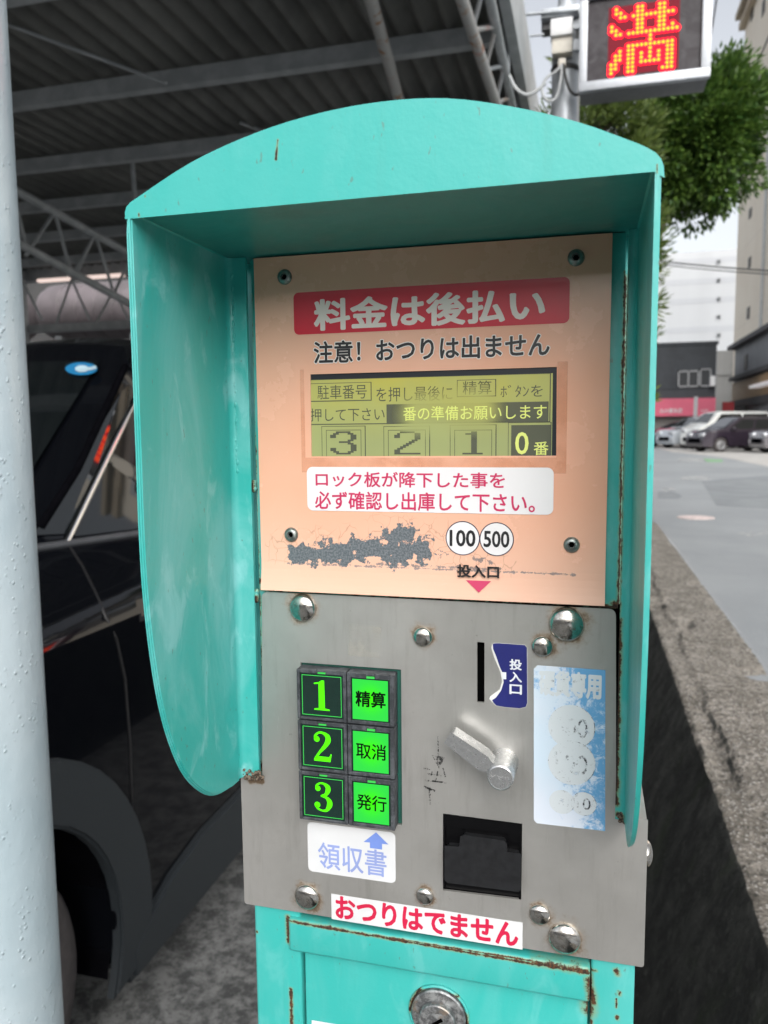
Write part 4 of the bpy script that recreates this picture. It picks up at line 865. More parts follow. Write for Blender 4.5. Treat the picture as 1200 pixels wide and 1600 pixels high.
# ------------------------------------------------------------------ vehicles
def loft(profile, W, inset, plan, zs, ys_, crown=.03):
    """body skin from a closed side outline (y,z): cross-sections along y, bent inwards by inset(z), rounded in plan by plan(y)"""
    ymin = min(p[0] for p in profile); ymax = max(p[0] for p in profile)
    n_ = len(profile)
    def span(y):
        hit = []
        for i in range(n_):
            (ya, za), (yb, zb) = profile[i], profile[(i + 1) % n_]
            if (ya <= y < yb) or (yb <= y < ya): hit.append(za + (zb - za) * (y - ya) / (yb - ya))
        return (min(hit), max(hit))
    st = sorted(set([round(p[0], 4) + e for p in profile for e in (-.0015, .0015)] + [ymin + (ymax - ymin) * i / 60 for i in range(61)] + list(ys_)))
    st = [y for y in st if ymin + .001 < y < ymax - .001]
    zmax = max(p[1] for p in profile); zmin = min(p[1] for p in profile)
    lev = sorted(set(list(zs) + [zmin + (zmax - zmin) * i / 14 for i in range(15)])); xf = (.9, .7, .35, 0, -.35, -.7, -.9)
    bm = B(); rings = []
    for y in st:
        lo, hi = span(y); right = [min(max(z, lo), hi) for z in lev]; ring = []
        for z in right: ring.append(Vector((W - inset(z) - plan(y, z), y, z)))
        we = ring[-1].x
        for f_ in xf: ring.append(Vector((we * f_, y, hi + crown * (1 - f_ * f_) * (1 if hi > .6 else 0))))
        for z in reversed(right): ring.append(Vector((-(W - inset(z) - plan(y, z)), y, z)))
        rings.append([bm.verts.new(p) for p in ring])
    for a, b in zip(rings, rings[1:]):
        for k in range(len(a)): k2 = (k + 1) % len(a); bm.faces.new((a[k], a[k2], b[k2], b[k]))
    for rg in (rings[0], rings[-1]): bm.faces.new(rg)
    bmesh.ops.remove_doubles(bm, verts=bm.verts, dist=1e-5); bmesh.ops.dissolve_degenerate(bm, dist=1e-5, edges=bm.edges)
    return bm
def arch(yc, zc, r, a0, a1, m=12): return [(yc + r * math.cos(R(a0 + (a1 - a0) * k / m)), zc + r * math.sin(R(a0 + (a1 - a0) * k / m))) for k in range(m + 1)]
n = NT('black_car_paint'); k = n.noise(3, 4); n.set(Base_Color=(0.003, 0.0035, 0.005, 1), Roughness=.10, Coat_Weight=.45, Coat_Roughness=.02, Specular_IOR_Level=.10); M_cblack = n.m
M_glass = plain('dark_car_glass', (0.006, 0.008, 0.009), .03, coat=.6, vary=0); M_clad = plain('grey_cladding_plastic', (0.022, 0.027, 0.031), .5, vary=.1, scale=200); M_tyre = plain('tyre_rubber', (0.052, 0.046, 0.046), .75, vary=.2, scale=40)
M_chrome = plain('chrome_trim', (.75, .76, .77), .12, 1.0, vary=.05); M_alloy = plain('alloy_rim', (.45, .46, .47), .3, .8, vary=.1); M_liner = plain('wheel_liner', (.003, .003, .004), .95, vary=.2, spec=0)
# --- the black car in the lot: nose towards the camera, near side on X = -1.06
XS = -1.06; CW = .84; CXc = XS - CW; WY, WZ, WR = 1.10, .345, .405
def ins(z):
    if z < .30: return .03 * (.30 - z) / .2
    if z < 1.06: return .0
    if z < 1.15: return .25 * (z - 1.06) ** 2 / .09 * 2
    if z < 1.26: return .045 + .70 * (z - 1.15)
    if z < 1.72: return .122 + .634 * (z - 1.26)
    return .414 + 1.1 * (z - 1.72)
def plan_c(y, z):
    k = min(1, max(0, (z - 1.06) / .20)); k = k * k * (3 - 2 * k)
    return .10 * max(0, (.95 - y) / .6) ** 2 + .06 * max(0, (y - 3.8) / .45) ** 2 + k * .249 * max(0, 2.3 - max(y, 1.2))
def on_side(px, py, lift=.004):
    X = XS
    for _ in range(25):
        p = PX(px, py, X); z_ = min(max(p.z, .05), 1.80); X = XS - ins(z_) - plan_c(min(max(p.y, .5), 4), z_) + lift
    return PX(px, py, X)
car = thing('parked_car', 'black car with grey wheel-arch cladding parked under the canopy behind the blue post', 'car', (CXc, 2.2, 0))
pil_lo, pil_hi = on_side(58, 834, 0), on_side(200, 566, 0); pass
prof_c = [(.42, .26), (.66, .24)] + arch(WY, WZ, WR, 195, -15, 18) + [(1.52, .20), (3.10, .20)] + arch(3.55, WZ, WR, 195, -15, 14) + [(4.05, .28), (4.22, .45), (4.25, 1.10), (4.12, 1.60), (3.95, 1.80), (3.3, 1.86), (pil_hi.y + .55, 1.87), (pil_hi.y + .26, 1.845), (pil_hi.y + .09, pil_hi.z + .065), (pil_hi.y, pil_hi.z), (pil_lo.y, pil_lo.z), (pil_lo.y - .10, pil_lo.z - .035), (.80, 1.15), (.50, 1.05), (.38, .90), (.36, .60), (.38, .40)]
bm = loft(prof_c, CW, ins, plan_c, [.5, .8, 1.0, 1.06, 1.10, 1.13, 1.16, 1.19, 1.22, 1.26, 1.3, 1.4, 1.5, 1.6, 1.7, 1.74], [.5, .6, .7, .8, .95, 1.3, 1.9, 2.6, 3.3, 3.9, 4.1], .02)
for v in bm.verts: v.co.x += CXc
body = finish('body', bm, M_cblack, car, smooth=32)
def side_poly(name, px, mat, lift=.004, par=None):
    bm = B(); sheet(bm, [on_side(x, y, lift) for x, y in px]); return finish(name, bm, mat, par or car, smooth=0)
side_poly('quarter_window', [(57, 828), (190, 612), (203, 600), (203, 640), (185, 668), (150, 735), (106, 832), (100, 834), (56, 836)], M_glass, .009)
side_poly('door_window', [(116, 838), (168, 722), (188, 682), (260, 560), (300, 560), (300, 820), (215, 826)], M_glass, .008)
bm = B(); tube(bm, [on_side(x, y, .008) for x, y in ((103, 848), (140, 770), (170, 708), (188, 672), (215, 620), (260, 540))], [.010, .012, .013, .012, .010, .008], 8); finish('window_trim', bm, M_chrome, car, smooth=60)
bm = B(); tube(bm, [on_side(x, y, .004) for x, y in ((48, 858), (105, 850), (215, 834), (320, 818))], .012, 8); finish('belt_moulding', bm, plain('satin_black_trim', (.05, .053, .058), .35, vary=.1), car, smooth=60)
bm = B(); tube(bm, [on_side(x, y, .0005) for x, y in ((108, 853), (128, 883), (148, 923), (165, 963), (182, 1000), (195, 1060), (203, 1160), (207, 1300), (213, 1430))], .0035, 6); finish('door_gap', bm, plain('panel_gap', (.010, .010, .011), .5, vary=0), car, smooth=60)
bm = B(); tube(bm, [on_side(x, y, .002) for x, y in ((62, 826), (120, 735), (196, 572))], .012, 8); finish('pillar_moulding', bm, M_liner, car, smooth=60)
for yc in (WY, 3.55):
    bm = B(); ring = arch(yc, WZ, WR - .012, 205, -25, 26); ring2 = arch(yc, WZ, WR + .125, -16, 196, 26)
    pts = [Vector((XS - .012, y, z)) for y, z in ring] + [Vector((XS - .012, y, z)) for y, z in ring2]
    prism(bm, pts, (.026, 0, 0)); es = [e for e in bm.edges if len(e.link_faces) == 2 and e.calc_face_angle(0) > 1 and all(v.co.x > XS for v in e.verts)]; bmesh.ops.bevel(bm, geom=es, offset=.007, segments=2, affect='EDGES'); finish('arch_cladding', bm, M_clad, car, smooth=35)
    for s in (-1, 1):
        bm = B(); xo_, xi_ = CXc + s * (CW - .022), CXc + s * (CW - .46); pts = [(y, z) for y, z in arch(yc, WZ, WR - .004, 200, -20, 18)]
        va = [bm.verts.new((xo_, y, z)) for y, z in pts]; vb = [bm.verts.new((xi_, y, z)) for y, z in pts]
        for i in range(len(va) - 1): bm.faces.new((va[i], va[i + 1], vb[i + 1], vb[i]))
        bm.faces.new(vb); finish('wheel_liner', bm, M_liner, car, smooth=40)
bm = B(); prism(bm, [Vector((XS - .05, y, z)) for y, z in ((1.53, .165), (3.12, .165), (3.12, .37), (1.9, .365), (1.72, .335), (1.62, .295), (1.53, .245))], (.066, 0, 0))
es = [e for e in bm.edges if len(e.link_faces) == 2 and e.calc_face_angle(0) > .8 and all(v.co.x > XS for v in e.verts)]; bmesh.ops.bevel(bm, geom=es, offset=.012, segments=2, affect='EDGES'); finish('sill_cladding', bm, M_clad, car, smooth=35)
def wheel(parent, x, y, z, r, wd, sx):
    bm = B(); lathe(bm, [(r * .62, 0), (r * .66, .012), (r * .80, .020), (r * .92, .012), (r * .985, -.008), (r, -.03), (r, -wd + .03), (r * .94, -wd)], (x, y, z), (sx, 0, 0), 40, cap=False); w_ = finish('wheel', bm, M_tyre, parent, smooth=35)
    bm = B(); lathe(bm, [(r * .63, .010), (r * .60, .004), (r * .57, -.03), (r * .2, -.015), (0, -.012)], (x, y, z), (sx, 0, 0), 40, cap=False)
    for k in range(6):
        a = R(60 * k + 10); d_ = Vector((0, math.cos(a), math.sin(a))); q = Vector((0, -math.sin(a), math.cos(a))); o_ = Vector((x - sx * .02, y, z)); prism(bm, [o_ + d_ * r * .12 + q * r * .07, o_ + d_ * r * .60 + q * r * .10, o_ + d_ * r * .60 - q * r * .10, o_ + d_ * r * .12 - q * r * .07], (sx * .022, 0, 0))
    finish('rim', bm, M_alloy, w_, smooth=35)
for yc in (WY, 3.55):
    wheel(car, XS - .055, yc, .325, .325, .20, 1); wheel(car, CXc - CW + .055, yc, .325, .325, .20, -1)
# windscreen, front window band, inspection sticker, lamps
wa, wb = Vector((0, pil_lo.y, pil_lo.z)).lerp(Vector((0, pil_hi.y, pil_hi.z)), .04), Vector((0, pil_lo.y, pil_lo.z)).lerp(Vector((0, pil_hi.y, pil_hi.z)), .97); wd_ = (wb - wa); wnn = Vector((0, -wd_.z, wd_.y)).normalized() * .006
def scr(u, x): return Vector((x, 0, 0)) + wa + wd_ * u + wnn
bm = B(); m_ = 10
for i in range(m_):
    xs0, xs1 = [CXc + (CW - .40) * (-1 + 2 * (i + j) / m_) for j in (0, 1)]
    cr = lambda x: Vector((0, 0, .021 * (1 - ((x - CXc) / CW) ** 2)))
    t_ = lambda u, x: scr(u, CXc + (x - CXc) * (1 - .30 * u)) + cr(x)
    bm.faces.new([bm.verts.new(t_(0, xs0)), bm.verts.new(t_(0, xs1)), bm.verts.new(t_(1, xs1)), bm.verts.new(t_(1, xs0))])
ws = finish('windscreen', bm, M_glass, car, smooth=60)
sp_ = None
def on_screen(px, py, lift=.004):
    r_ = ray(px, py); o_ = Vector((0, 0, CH)); nn_ = wnn.normalized(); p0 = wa + wnn + Vector((0, 0, .012)) + nn_ * lift; t_ = (p0 - o_).dot(nn_) / r_.dot(nn_); return o_ + r_ * t_
stk = on_screen(127, 576); su = Vector((1, 0, 0)); sv = wd_.normalized()
bm = B(); sheet(bm, [on_screen(127 + 25 * math.cos(R(a)), 576 + 10 * math.sin(R(a)), .012) for a in range(0, 360, 15)]); finish('inspection_sticker', bm, plain('blue_sticker', (.02, .20, .42), .4, emit=None, vary=.1), ws, smooth=0)
bm = B(); sheet(bm, [on_screen(128 + 11 * math.cos(R(a)), 576 + 5.5 * math.sin(R(a)), .015) for a in range(0, 360, 20)]); sheet(bm, [on_screen(x, y, .015) for x, y in ((138, 574), (150, 571), (151, 576), (139, 579))]); finish('sticker_mark', bm, plain('pale_sticker', (.45, .62, .70), .4, vary=.1), ws, smooth=0)
M_hl = plain('headlamp_glass', (.5, .52, .55), .1, .3, vary=.1); M_tl = plain('tail_lamp', (.35, .01, .01), .15, vary=.1)
for s in (-1, 1):
    bm = B(); box(bm, CXc + s * .60 - .13, CXc + s * .60 + .13, .335, .50, .78, .90, .02); finish('headlight', bm, M_hl, car, smooth=30)
bm = B(); box(bm, CXc - .42, CXc + .42, .345, .45, .58, .76, .015); finish('grille', bm, M_liner, car, smooth=30)
bm = B(); box(bm, CXc - .165, CXc + .165, .335, .36, .42, .58, .004); finish('number_plate', bm, M_label, car, smooth=30)

# --- cars on the forecourt across the road
def far_car(label, px, py, yaw, kind, col, name='forecourt_car', metal=.3):
    L, H, W = dict(hatch=(3.9, 1.50, .83), van=(4.3, 1.85, .84), suv=(4.4, 1.62, .88), sedan=(4.5, 1.45, .87))[kind]
    p = PZ(px, py, .504); root = thing('parked_car', label, 'car', p, 'cars parked on the forecourt across the road'); r = .31
    f, b = .80, L - .75; low = .22
    nose = H * (.62 if kind != 'van' else .66)
    if kind == 'van': top = [(L - .05, H * .55), (L - .12, H * .93), (L - .35, H), (1.6, H), (1.25, H * .97), (.55, H * .66), (.12, H * .56)]; gl = [(.85, H * .66), (1.38, H * .93), (L - .35, H * .93), (L - .25, H * .62)]
    elif kind == 'sedan': top = [(L - .04, H * .66), (L - .75, H * .72), (L - 1.35, H * .97), (2.3, H), (1.9, H * .97), (1.05, H * .70), (.2, H * .60)]; gl = [(1.35, H * .69), (1.98, H * .93), (L - 1.45, H * .93), (L - .95, H * .70)]
    else: top = [(L - .05, H * .60), (L - .18, H * .80), (L - .50, H * .98), (2.2, H), (1.75, H * .98), (.95, H * .66), (.2, H * .58)]; gl = [(1.2, H * .66), (1.85, H * .93), (L - .60, H * .92), (L - .35, H * .66)]
    pr = [(.10, low)] + arch(f, r, r * 1.15, 190, -10, 10) + arch(b, r, r * 1.15, 190, -10, 10) + [(L - .08, low + .05)] + top + [(.02, .55), (.03, .35)]
    ii = lambda z: 0 if z < H * .6 else .32 * (z - H * .6) + (.9 * max(0, z - H * .93))
    bm = loft(pr, W, ii, lambda y, z: .16 * max(0, (.7 - y) / .7) ** 2 + .10 * max(0, (y - L + .6) / .6) ** 2, [.5, H * .6, H * .7, H * .85, H * .93, H * .97], [.2, .4, .6, 1.2, 2, 3, L - .3], .03)
    rot = Matrix.Rotation(yaw, 3, 'Z')
    def tr(bm_):
        for v in bm_.verts: v.co = rot @ v.co + p
    n_ = NT('car_paint'); n_.set(Base_Color=(*col, 1), Metallic=metal, Roughness=.25, Coat_Weight=.8, Coat_Roughness=.04); tr(bm); finish('body', bm, n_.m, root, smooth=35)
    def sx(y, z, s, e=.008): return Vector((s * (W - ii(z) + e), y, z))
    mid = [gl[0][0] + (gl[3][0] - gl[0][0]) * .48, gl[1][0] + (gl[2][0] - gl[1][0]) * .45]
    for s in (-1, 1):
        for q in ([gl[0], gl[1], (mid[1] - .04, gl[1][1]), (mid[0] - .04, gl[0][1])], [(mid[0] + .04, gl[0][1]), (mid[1] + .04, gl[1][1]), gl[2], gl[3]]):
            bm = B(); sheet(bm, [sx(y, z, s) for y, z in q]); tr(bm); finish('side_window', bm, M_glass, root, smooth=0)
        for yy in (f, b):
            bm = B(); x = s * (W - .02); lathe(bm, [(r * .60, -.01), (r * .64, .01), (r * .9, .012), (r, -.02), (r, -.18)], (x, yy, r), (s, 0, 0), 24, cap=False); tr(bm); w_ = finish('wheel', bm, M_tyre, root, smooth=35)
            bm = B(); lathe(bm, [(r * .62, 0), (r * .55, -.02), (r * .15, .0), (0, .0)], (x, yy, r), (s, 0, 0), 24, cap=False); tr(bm); finish('rim', bm, M_alloy, w_, smooth=35)
        bm = B(); zz_ = top[-1][1]; box(bm, s * (W - .34) - .17, s * (W - .34) + .17, .02, .22, zz_ - .20, zz_ - .05, .03); tr(bm); finish('headlight', bm, M_hl, root, smooth=30)
        bm = B(); box(bm, s * (W - .16) - .11, s * (W - .16) + .11, L - .16, L - .02, H * .5, H * .62, .02); tr(bm); finish('tail_light', bm, M_tl, root, smooth=30)
        bm = B(); box(bm, s * (W + .09) - .09, s * (W + .09) + .09, gl[0][0] + .05, gl[0][0] + .22, H * .62, H * .72, .03); tr(bm); finish('mirror', bm, n_.m, root, smooth=30)
    a_, b_ = top[-2], top[-3]; k0, k1 = .10, .92
    if True:
        (ya, za), (yb, zb_) = (top[5], top[4]); bm = B()
        w0, w1 = W - ii(za) - .10, W - ii(zb_) - .14; nn_ = Vector((0, -(zb_ - za), (yb - ya))).normalized() * .035
        sheet(bm, [Vector((-w0, ya + (yb - ya) * k0, za + (zb_ - za) * k0)) + nn_, Vector((w0, ya + (yb - ya) * k0, za + (zb_ - za) * k0)) + nn_, Vector((w1, ya + (yb - ya) * k1, za + (zb_ - za) * k1)) + nn_, Vector((-w1, ya + (yb - ya) * k1, za + (zb_ - za) * k1)) + nn_]); tr(bm); finish('windscreen', bm, M_glass, root, smooth=0)
    bm = B(); box(bm, -.45, .45, .005, .12, .40, .60, .02); tr(bm); finish('grille', bm, M_liner, root, smooth=30)
    return root
YW = -math.pi / 2
far_car('dark purple hatchback nearest in the row on the forecourt, wheel showing', 1083, 706, YW + .42, 'hatch', (.030, .022, .034))
far_car('white minivan with tall glass behind the dark hatchback', 1074, 702, YW + .46, 'van', (.72, .74, .72), metal=0)
far_car('silver car between the white minivan and the dark blue car', 1036, 700.5, YW + .50, 'suv', (.50, .54, .58))
far_car('dark blue car at the far left end of the row', 1014, 698.5, YW + .50, 'sedan', (.035, .045, .085))
far_car('grey car cut off by the right edge of the picture', 1180, 708, YW + .25, 'hatch', (.16, .15, .16))

# ------------------------------------------------------------------ buildings across the road
def wall_mat(name, col, vary=.06, scale=.6, rough=.8):
    n = NT(name); k = n.noise(scale, 6, .6); k2 = n.noise(scale * .6, 5, .6, n.scaled(4, 4, .25)); c = n.mix(n.ramp(k, .3, .7), (*[v * (1 - vary) for v in col], 1), (*[min(.9, v * (1 + vary)) for v in col], 1)); c = n.mix(n.ramp(k2, .5, .75, 0, .25), c, (*[v * .78 for v in col], 1)); n.set(Base_Color=c, Roughness=rough); return n.m
M_dwin = plain('dark_window', (.05, .053, .057), .5, spec=.15, vary=0)
# black shop with the pink fascia
ysh = 52.0; shop = thing('shop_building', 'black two-storey shop with a pink sign band behind the parked cars', 'building', (3, ysh, .5))
sR = wx(1118, 600, ysh); zT = wz(1075, 539, ysh)
bm = B(); box(bm, -9, sR, ysh, ysh + 12, wz(1075, 650, ysh), zT); box(bm, -9.1, sR + .1, ysh - .08, ysh + 12.1, zT, zT + .18)
z_ = wz(1075, 606, ysh); box(bm, -9, sR, ysh - .05, ysh, z_ - .06, z_ + .06); finish('wall', bm, wall_mat('charcoal_siding', (.045, .05, .057), .2, .8), shop, smooth=0)
bm = B(); box(bm, -9, sR - .05, ysh + .35, ysh + 12, .45, wz(1075, 650, ysh)); finish('shopfront', bm, wall_mat('shopfront_grey', (.20, .19, .18)), shop, smooth=0)
bm = B(); box(bm, -9, sR, ysh - .30, ysh - .02, wz(1075, 650, ysh), wz(1075, 622.5, ysh)); sgn = finish('sign_band', bm, wall_mat('pink_sign', (.62, .13, .20), .08), shop, smooth=0)
bm = B(); box(bm, wx(1083, 630, ysh), wx(1089, 630, ysh), ysh - .33, ysh - .25, wz(1085, 652, ysh), wz(1085, 620, ysh)); finish('downpipe', bm, M_girt, shop, smooth=0)
bm = B(); put_text(bm, 'みの屋本店', (1031, 641), (1048, 638), (1066, 641), (1048, 645.5), ysh - .31, .02); put_text(bm, 'お食事処', (1095, 641), (1100, 639.5), (1107, 641), (1100, 643.5), ysh - .31, .0)
finish('sign_lettering', bm, M_label, sgn, smooth=0)
M_wfr = plain('grey_window_frame', (.30, .31, .32), .5, vary=.1)
def window(par, px0, py0, px1, py1, Y, fr, panes=2, fm=None):
    x0, x1 = wx(px0, (py0 + py1) / 2, Y), wx(px1, (py0 + py1) / 2, Y); xm = (px0 + px1) / 2; z1, z0 = wz(xm, py0, Y), wz(xm, py1, Y)
    bm = B(); box(bm, x0, x1, Y - .06, Y - .005, z0, z1)
    o_ = finish('window', bm, M_dwin, par, smooth=0); bm = B()
    for q in ((x0, x1, z1 - fr, z1), (x0, x1, z0, z0 + fr), (x0, x0 + fr, z0, z1), (x1 - fr, x1, z0, z1)) + tuple((x0 + (x1 - x0) * i / panes - fr / 2, x0 + (x1 - x0) * i / panes + fr / 2, z0, z1) for i in range(1, panes)): box(bm, q[0], q[1], Y - .10, Y - .02, q[2], q[3])
    finish('frame', bm, fm or M_wfr, o_, smooth=0)
window(shop, 1059, 579, 1092, 605, ysh, .09); window(shop, 1093, 576, 1111, 604, ysh, .08, 1)
bm = B(); box(bm, wx(1108, 595, ysh), wx(1116, 595, ysh), ysh - .5, ysh - .02, wz(1112, 604, ysh), wz(1112, 588, ysh), .05); finish('air_conditioner', bm, M_label, shop, smooth=0)
# white block behind
yw = 90.0; wbk = thing('office_building', 'tall white windowless block with a column of tiny windows', 'building', (5, yw, .5)); wR = wx(1157, 460, yw); wT = wz(1090, 393, yw)
bm = B(); box(bm, -14, wR, yw, yw + 18, .4, wT)
finish('wall', bm, wall_mat('white_panel_wall', (.78, .80, .82), .03, .1), wbk, smooth=0)
M_band = wall_mat('grey_band', (.71, .73, .76), .03, .1)
for py in (408, 440, 470, 515):
    bm = B(); z = wz(1090, py, yw); box(bm, -14, wR + .02, yw - .02, yw + .1, z - .30, z + .30); finish('wall_band', bm, M_band, wbk, smooth=0)
for py in (409, 438, 467, 495, 524): window(wbk, 1120.5, py - 2.6, 1125.5, py + 2.6, yw - .07, .12, 1, M_girt)
# beige tower on the right
yt = 70.0; tw = thing('tower_block', 'tall beige tower block with narrow slit windows at the right edge', 'building', (16, yt, .5)); tX = wx(1155, 300, yt); tT = wz(1163, 45, yt)
n = NT('beige_render'); k = n.noise(.35, 5); o = n.sep(n.obj()); ln = n.math('ABSOLUTE', n.math('SUBTRACT', n.math('FRACT', n.math('MULTIPLY', o[2], 1 / 6.0)), .5)); c = n.mix(n.ramp(k, .3, .7), (.76, .68, .57, 1), (.80, .73, .62, 1)); c = n.mix(n.ramp(ln, .0, .012, .5, 0), c, (.62, .56, .48, 1)); n.set(Base_Color=c, Roughness=.8)
bm = B(); box(bm, tX, tX + 14, 30, yt, .4, tT); finish('wall', bm, n.m, tw, smooth=0)
bm = B(); box(bm, tX - .45, tX + 14.3, 29.7, yt + .3, tT, tT + .5); box(bm, tX - .7, tX + 14.5, 29.5, yt + .5, tT + .9, tT + 1.3); finish('parapet', bm, wall_mat('tan_trim', (.40, .33, .24)), tw, smooth=0)
M_slit = plain('slit_window', (.05, .047, .045), .6, vary=0)
for px, py0, py1 in ((1176, 12, 28), (1173, 326, 340), (1172, 402, 418), (1170, 480, 498), (1168.5, 560, 574), (1194, 0, 20), (1173, 245, 262)):
    a, b = PX(px, py0, tX), PX(px, py1, tX); bm = B(); box(bm, tX - .05, tX + .1, a.y - .45, a.y + .45, min(a.z, b.z), max(a.z, b.z)); w_ = finish('window', bm, M_slit, tw, smooth=0)
a = PX(1197, 350, tX); bm = B(); box(bm, tX - .15, tX - .01, a.y - .12, a.y + .12, 8, tT); finish('downpipe', bm, M_girt, tw, smooth=0)
# grey shop with the timber band
yg = 62.0; gs = thing('restaurant_building', 'low grey shop with a timber band and lit white canopy edge', 'building', (14, 56, .5)); gX = wx(1148, 570, yg)
def gz(py, px=1150): return PX(px, py, gX).z
zz1, zz2, zz3, zz4 = gz(545), gz(592), gz(598), gz(626)
bm = B(); box(bm, gX, gX + 10, 44, yg, .4, zz1 - .05); finish('wall', bm, wall_mat('slate_grey_wall', (.26, .27, .285), .1), gs, smooth=0)
bm = B(); box(bm, gX - .5, gX + 10.5, 43.5, yg + .4, zz1 - .05, zz1 + .22); box(bm, gX - .35, gX, 44, yg + .2, zz2 - .15, zz2 + .12); box(bm, gX - .3, gX, 44, yg + .1, zz4 - .5, zz4 - .03); finish('eaves', bm, wall_mat('dark_eaves', (.08, .08, .085)), gs, smooth=0)
n = NT('timber_band'); k = n.noise(2, 5, .6, n.scaled(1, 1, 12)); n.set(Base_Color=n.mix(n.ramp(k, .3, .7), (.34, .22, .12, 1), (.46, .32, .18, 1)), Roughness=.6)
bm = B(); box(bm, gX - .12, gX - .002, 44, yg, zz4, zz3); finish('timber_band', bm, n.m, gs, smooth=0)
a = PX(1173, 605, gX - .6)
bm = B(); box(bm, gX - .7, gX - .13, 44, a.y, a.z - .08, a.z + .10); finish('lit_canopy', bm, plain('lit_canopy_edge', (.85, .83, .83), .4, emit=(1, .95, .95), es=.15, vary=0), gs, smooth=0)
for px, py in ((1166, 566), (1166, 645)):
    a = PX(px, py, gX); bm = B(); box(bm, gX - .06, gX + .05, a.y - .5, a.y + .5, a.z - .5, a.z + .5); finish('window', bm, M_slit, gs, smooth=0)
bm = B(); x0 = P(1129, 640, 57).x; box(bm, x0, P(1147, 640, 57).x, 57, 57.3, wz(1138, 652, 57), wz(1138, 628, 57)); box(bm, x0 + .2, x0 + .35, 57.1, 57.2, .5, wz(1138, 650, 57)); tag(finish('sign_board', bm, wall_mat('dull_red_sign', (.42, .05, .06), .1), loc=(x0, 57, .5), smooth=0), 'plain dull red sign board beside the low grey shop', 'sign')
bm = B(); ya = 72; box(bm, wx(1119, 600, ya), wx(1160, 600, ya), ya, ya + 8, .4, wz(1135, 548, ya)); box(bm, wx(1119, 600, ya) - .1, wx(1160, 600, ya) + .1, ya - .15, ya, wz(1135, 586, ya), wz(1135, 584, ya)); tag(finish('annex_building', bm, wall_mat('off_white_wall', (.46, .46, .45)), loc=(9, ya, .5), smooth=0), 'narrow off-white house squeezed between the black shop and the grey shop', 'building')
# building on the near side of the street, seen only as a mirror image in the domed bolts and the car; added, its height set to limit low sky light
bm = B(); box(bm, -26, 34, -26, -15, 0, 4.4)
for i in range(14):
    for j in range(1): box(bm, -24 + i * 4.1, -21.6 + i * 4.1, -15.02, -14.96, 1.6 + j * 3.2, 3.2 + j * 3.2, mi=1)
tag(finish('street_building', bm, [wall_mat('plain_grey_render', (.28, .275, .27)), M_dwin], loc=(4, -18, 0), smooth=0), 'long grey building with rows of windows mirrored in the domed steel bolts, added out of view to limit low sky light', 'building')
# wires
def wire(name, pts, r, label):
    bm = B(); tube(bm, pts, r, 6); tag(finish(name, bm, M_wire, loc=pts[0], smooth=60), label, 'wire')
M_wire = plain('black_wire', (.03, .03, .03), .6, vary=0)
def sag(a, b, s, m=14): return [a.lerp(b, i / m) - Vector((0, 0, s * 4 * (i / m) * (1 - i / m))) for i in range(m + 1)]
wire('power_line', sag(P(940, 396, 34), P(1290, 428, 26), .1), .025, 'upper dark power line crossing in front of the white block')
wire('power_line', sag(P(940, 400, 34), P(1290, 433, 26), .12), .018, 'lower thinner power line crossing in front of the white block')
wire('power_line', sag(P(1172, 120, 16), P(1215, 22, 12), .05), .014, 'steep dark wire in front of the beige tower top')
wire('power_line', sag(P(1110, 60, 22), P(1124, -30, 20), .02), .02, 'short thin wire rising beside the red LED sign')

# ------------------------------------------------------------------ LED sign and its pole
YG = 4.0
gx0, gx1 = wx(905, 70, YG), wx(1112, 60, YG); gz0, gz1 = 3.121, 3.575
M_alu = plain('silver_frame', (.36, .38, .41), .35, .3, vary=.05); M_hous = plain('grey_housing', (.13, .135, .14), .55, vary=.1)
LS = thing('led_sign', 'square LED sign with glowing red kanji in a silver frame on the grey pole', 'sign', ((gx0 + gx1) / 2, 4.09, gz0))
bm = B(); box(bm, gx0 + .006, gx1 - .006, YG + .03, YG + .185, gz0 + .002, gz1 - .004, .004); finish('housing', bm, M_hous, LS, smooth=30)
fw = .042
bm = B()
for q in ((gx0, gx1, gz0, gz0 + fw), (gx0, gx1, gz1 - fw, gz1), (gx0, gx0 + fw * .9, gz0 + fw, gz1 - fw), (gx1 - fw, gx1, gz0 + fw, gz1 - fw)): box(bm, q[0], q[1], YG, YG + .035, q[2], q[3], .003)
finish('frame', bm, M_alu, LS, smooth=30)
n = NT('smoked_panel'); k = n.noise(11, 5, .6, dist=1.5); n.set(Base_Color=n.mix(n.ramp(k, .35, .7), (.022, .018, .022, 1), (.05, .046, .052, 1)), Roughness=.4, Specular_IOR_Level=.2); 
bm = B(); sheet(bm, [Vector((x, YG + .022, z)) for x, z in ((gx0 + .03, gz0 + .03), (gx1 - .03, gz0 + .03), (gx1 - .03, gz1 - .03), (gx0 + .03, gz1 - .03))]); finish('face_panel', bm, n.m, LS, smooth=0)
BIT = {0: [1, 6, 7, 11, 12], 1: [1, 2, 6, 7, 11, 12], 2: [2, 3] + list(range(5, 15)), 3: [6, 7, 11, 12], 4: [0, 6, 7, 11, 12], 5: [0, 1, 6, 7, 11, 12, 14], 6: [1, 2] + list(range(4, 16)), 7: [9], 8: [9], 9: list(range(4, 15)), 10: [2, 4, 5, 9, 13, 14], 11: [1, 2, 4, 5, 7, 9, 11, 13, 14], 12: [1, 2, 4, 5, 7, 9, 11, 13, 14], 13: [0, 1, 4, 5, 7, 8, 9, 10, 11, 13, 14], 14: [0, 1, 4, 5, 13, 14], 15: [0, 4, 5, 12, 13, 14]}
yl = YG + .019; lx0 = wx(955.7, 60, yl); lx1 = wx(1057, 60, yl); lz1 = wz(996, 11.4, yl); lz0 = wz(996, 110.4, yl); pitch = (lx1 - lx0) / 15; pz = (lz1 - lz0) / 15
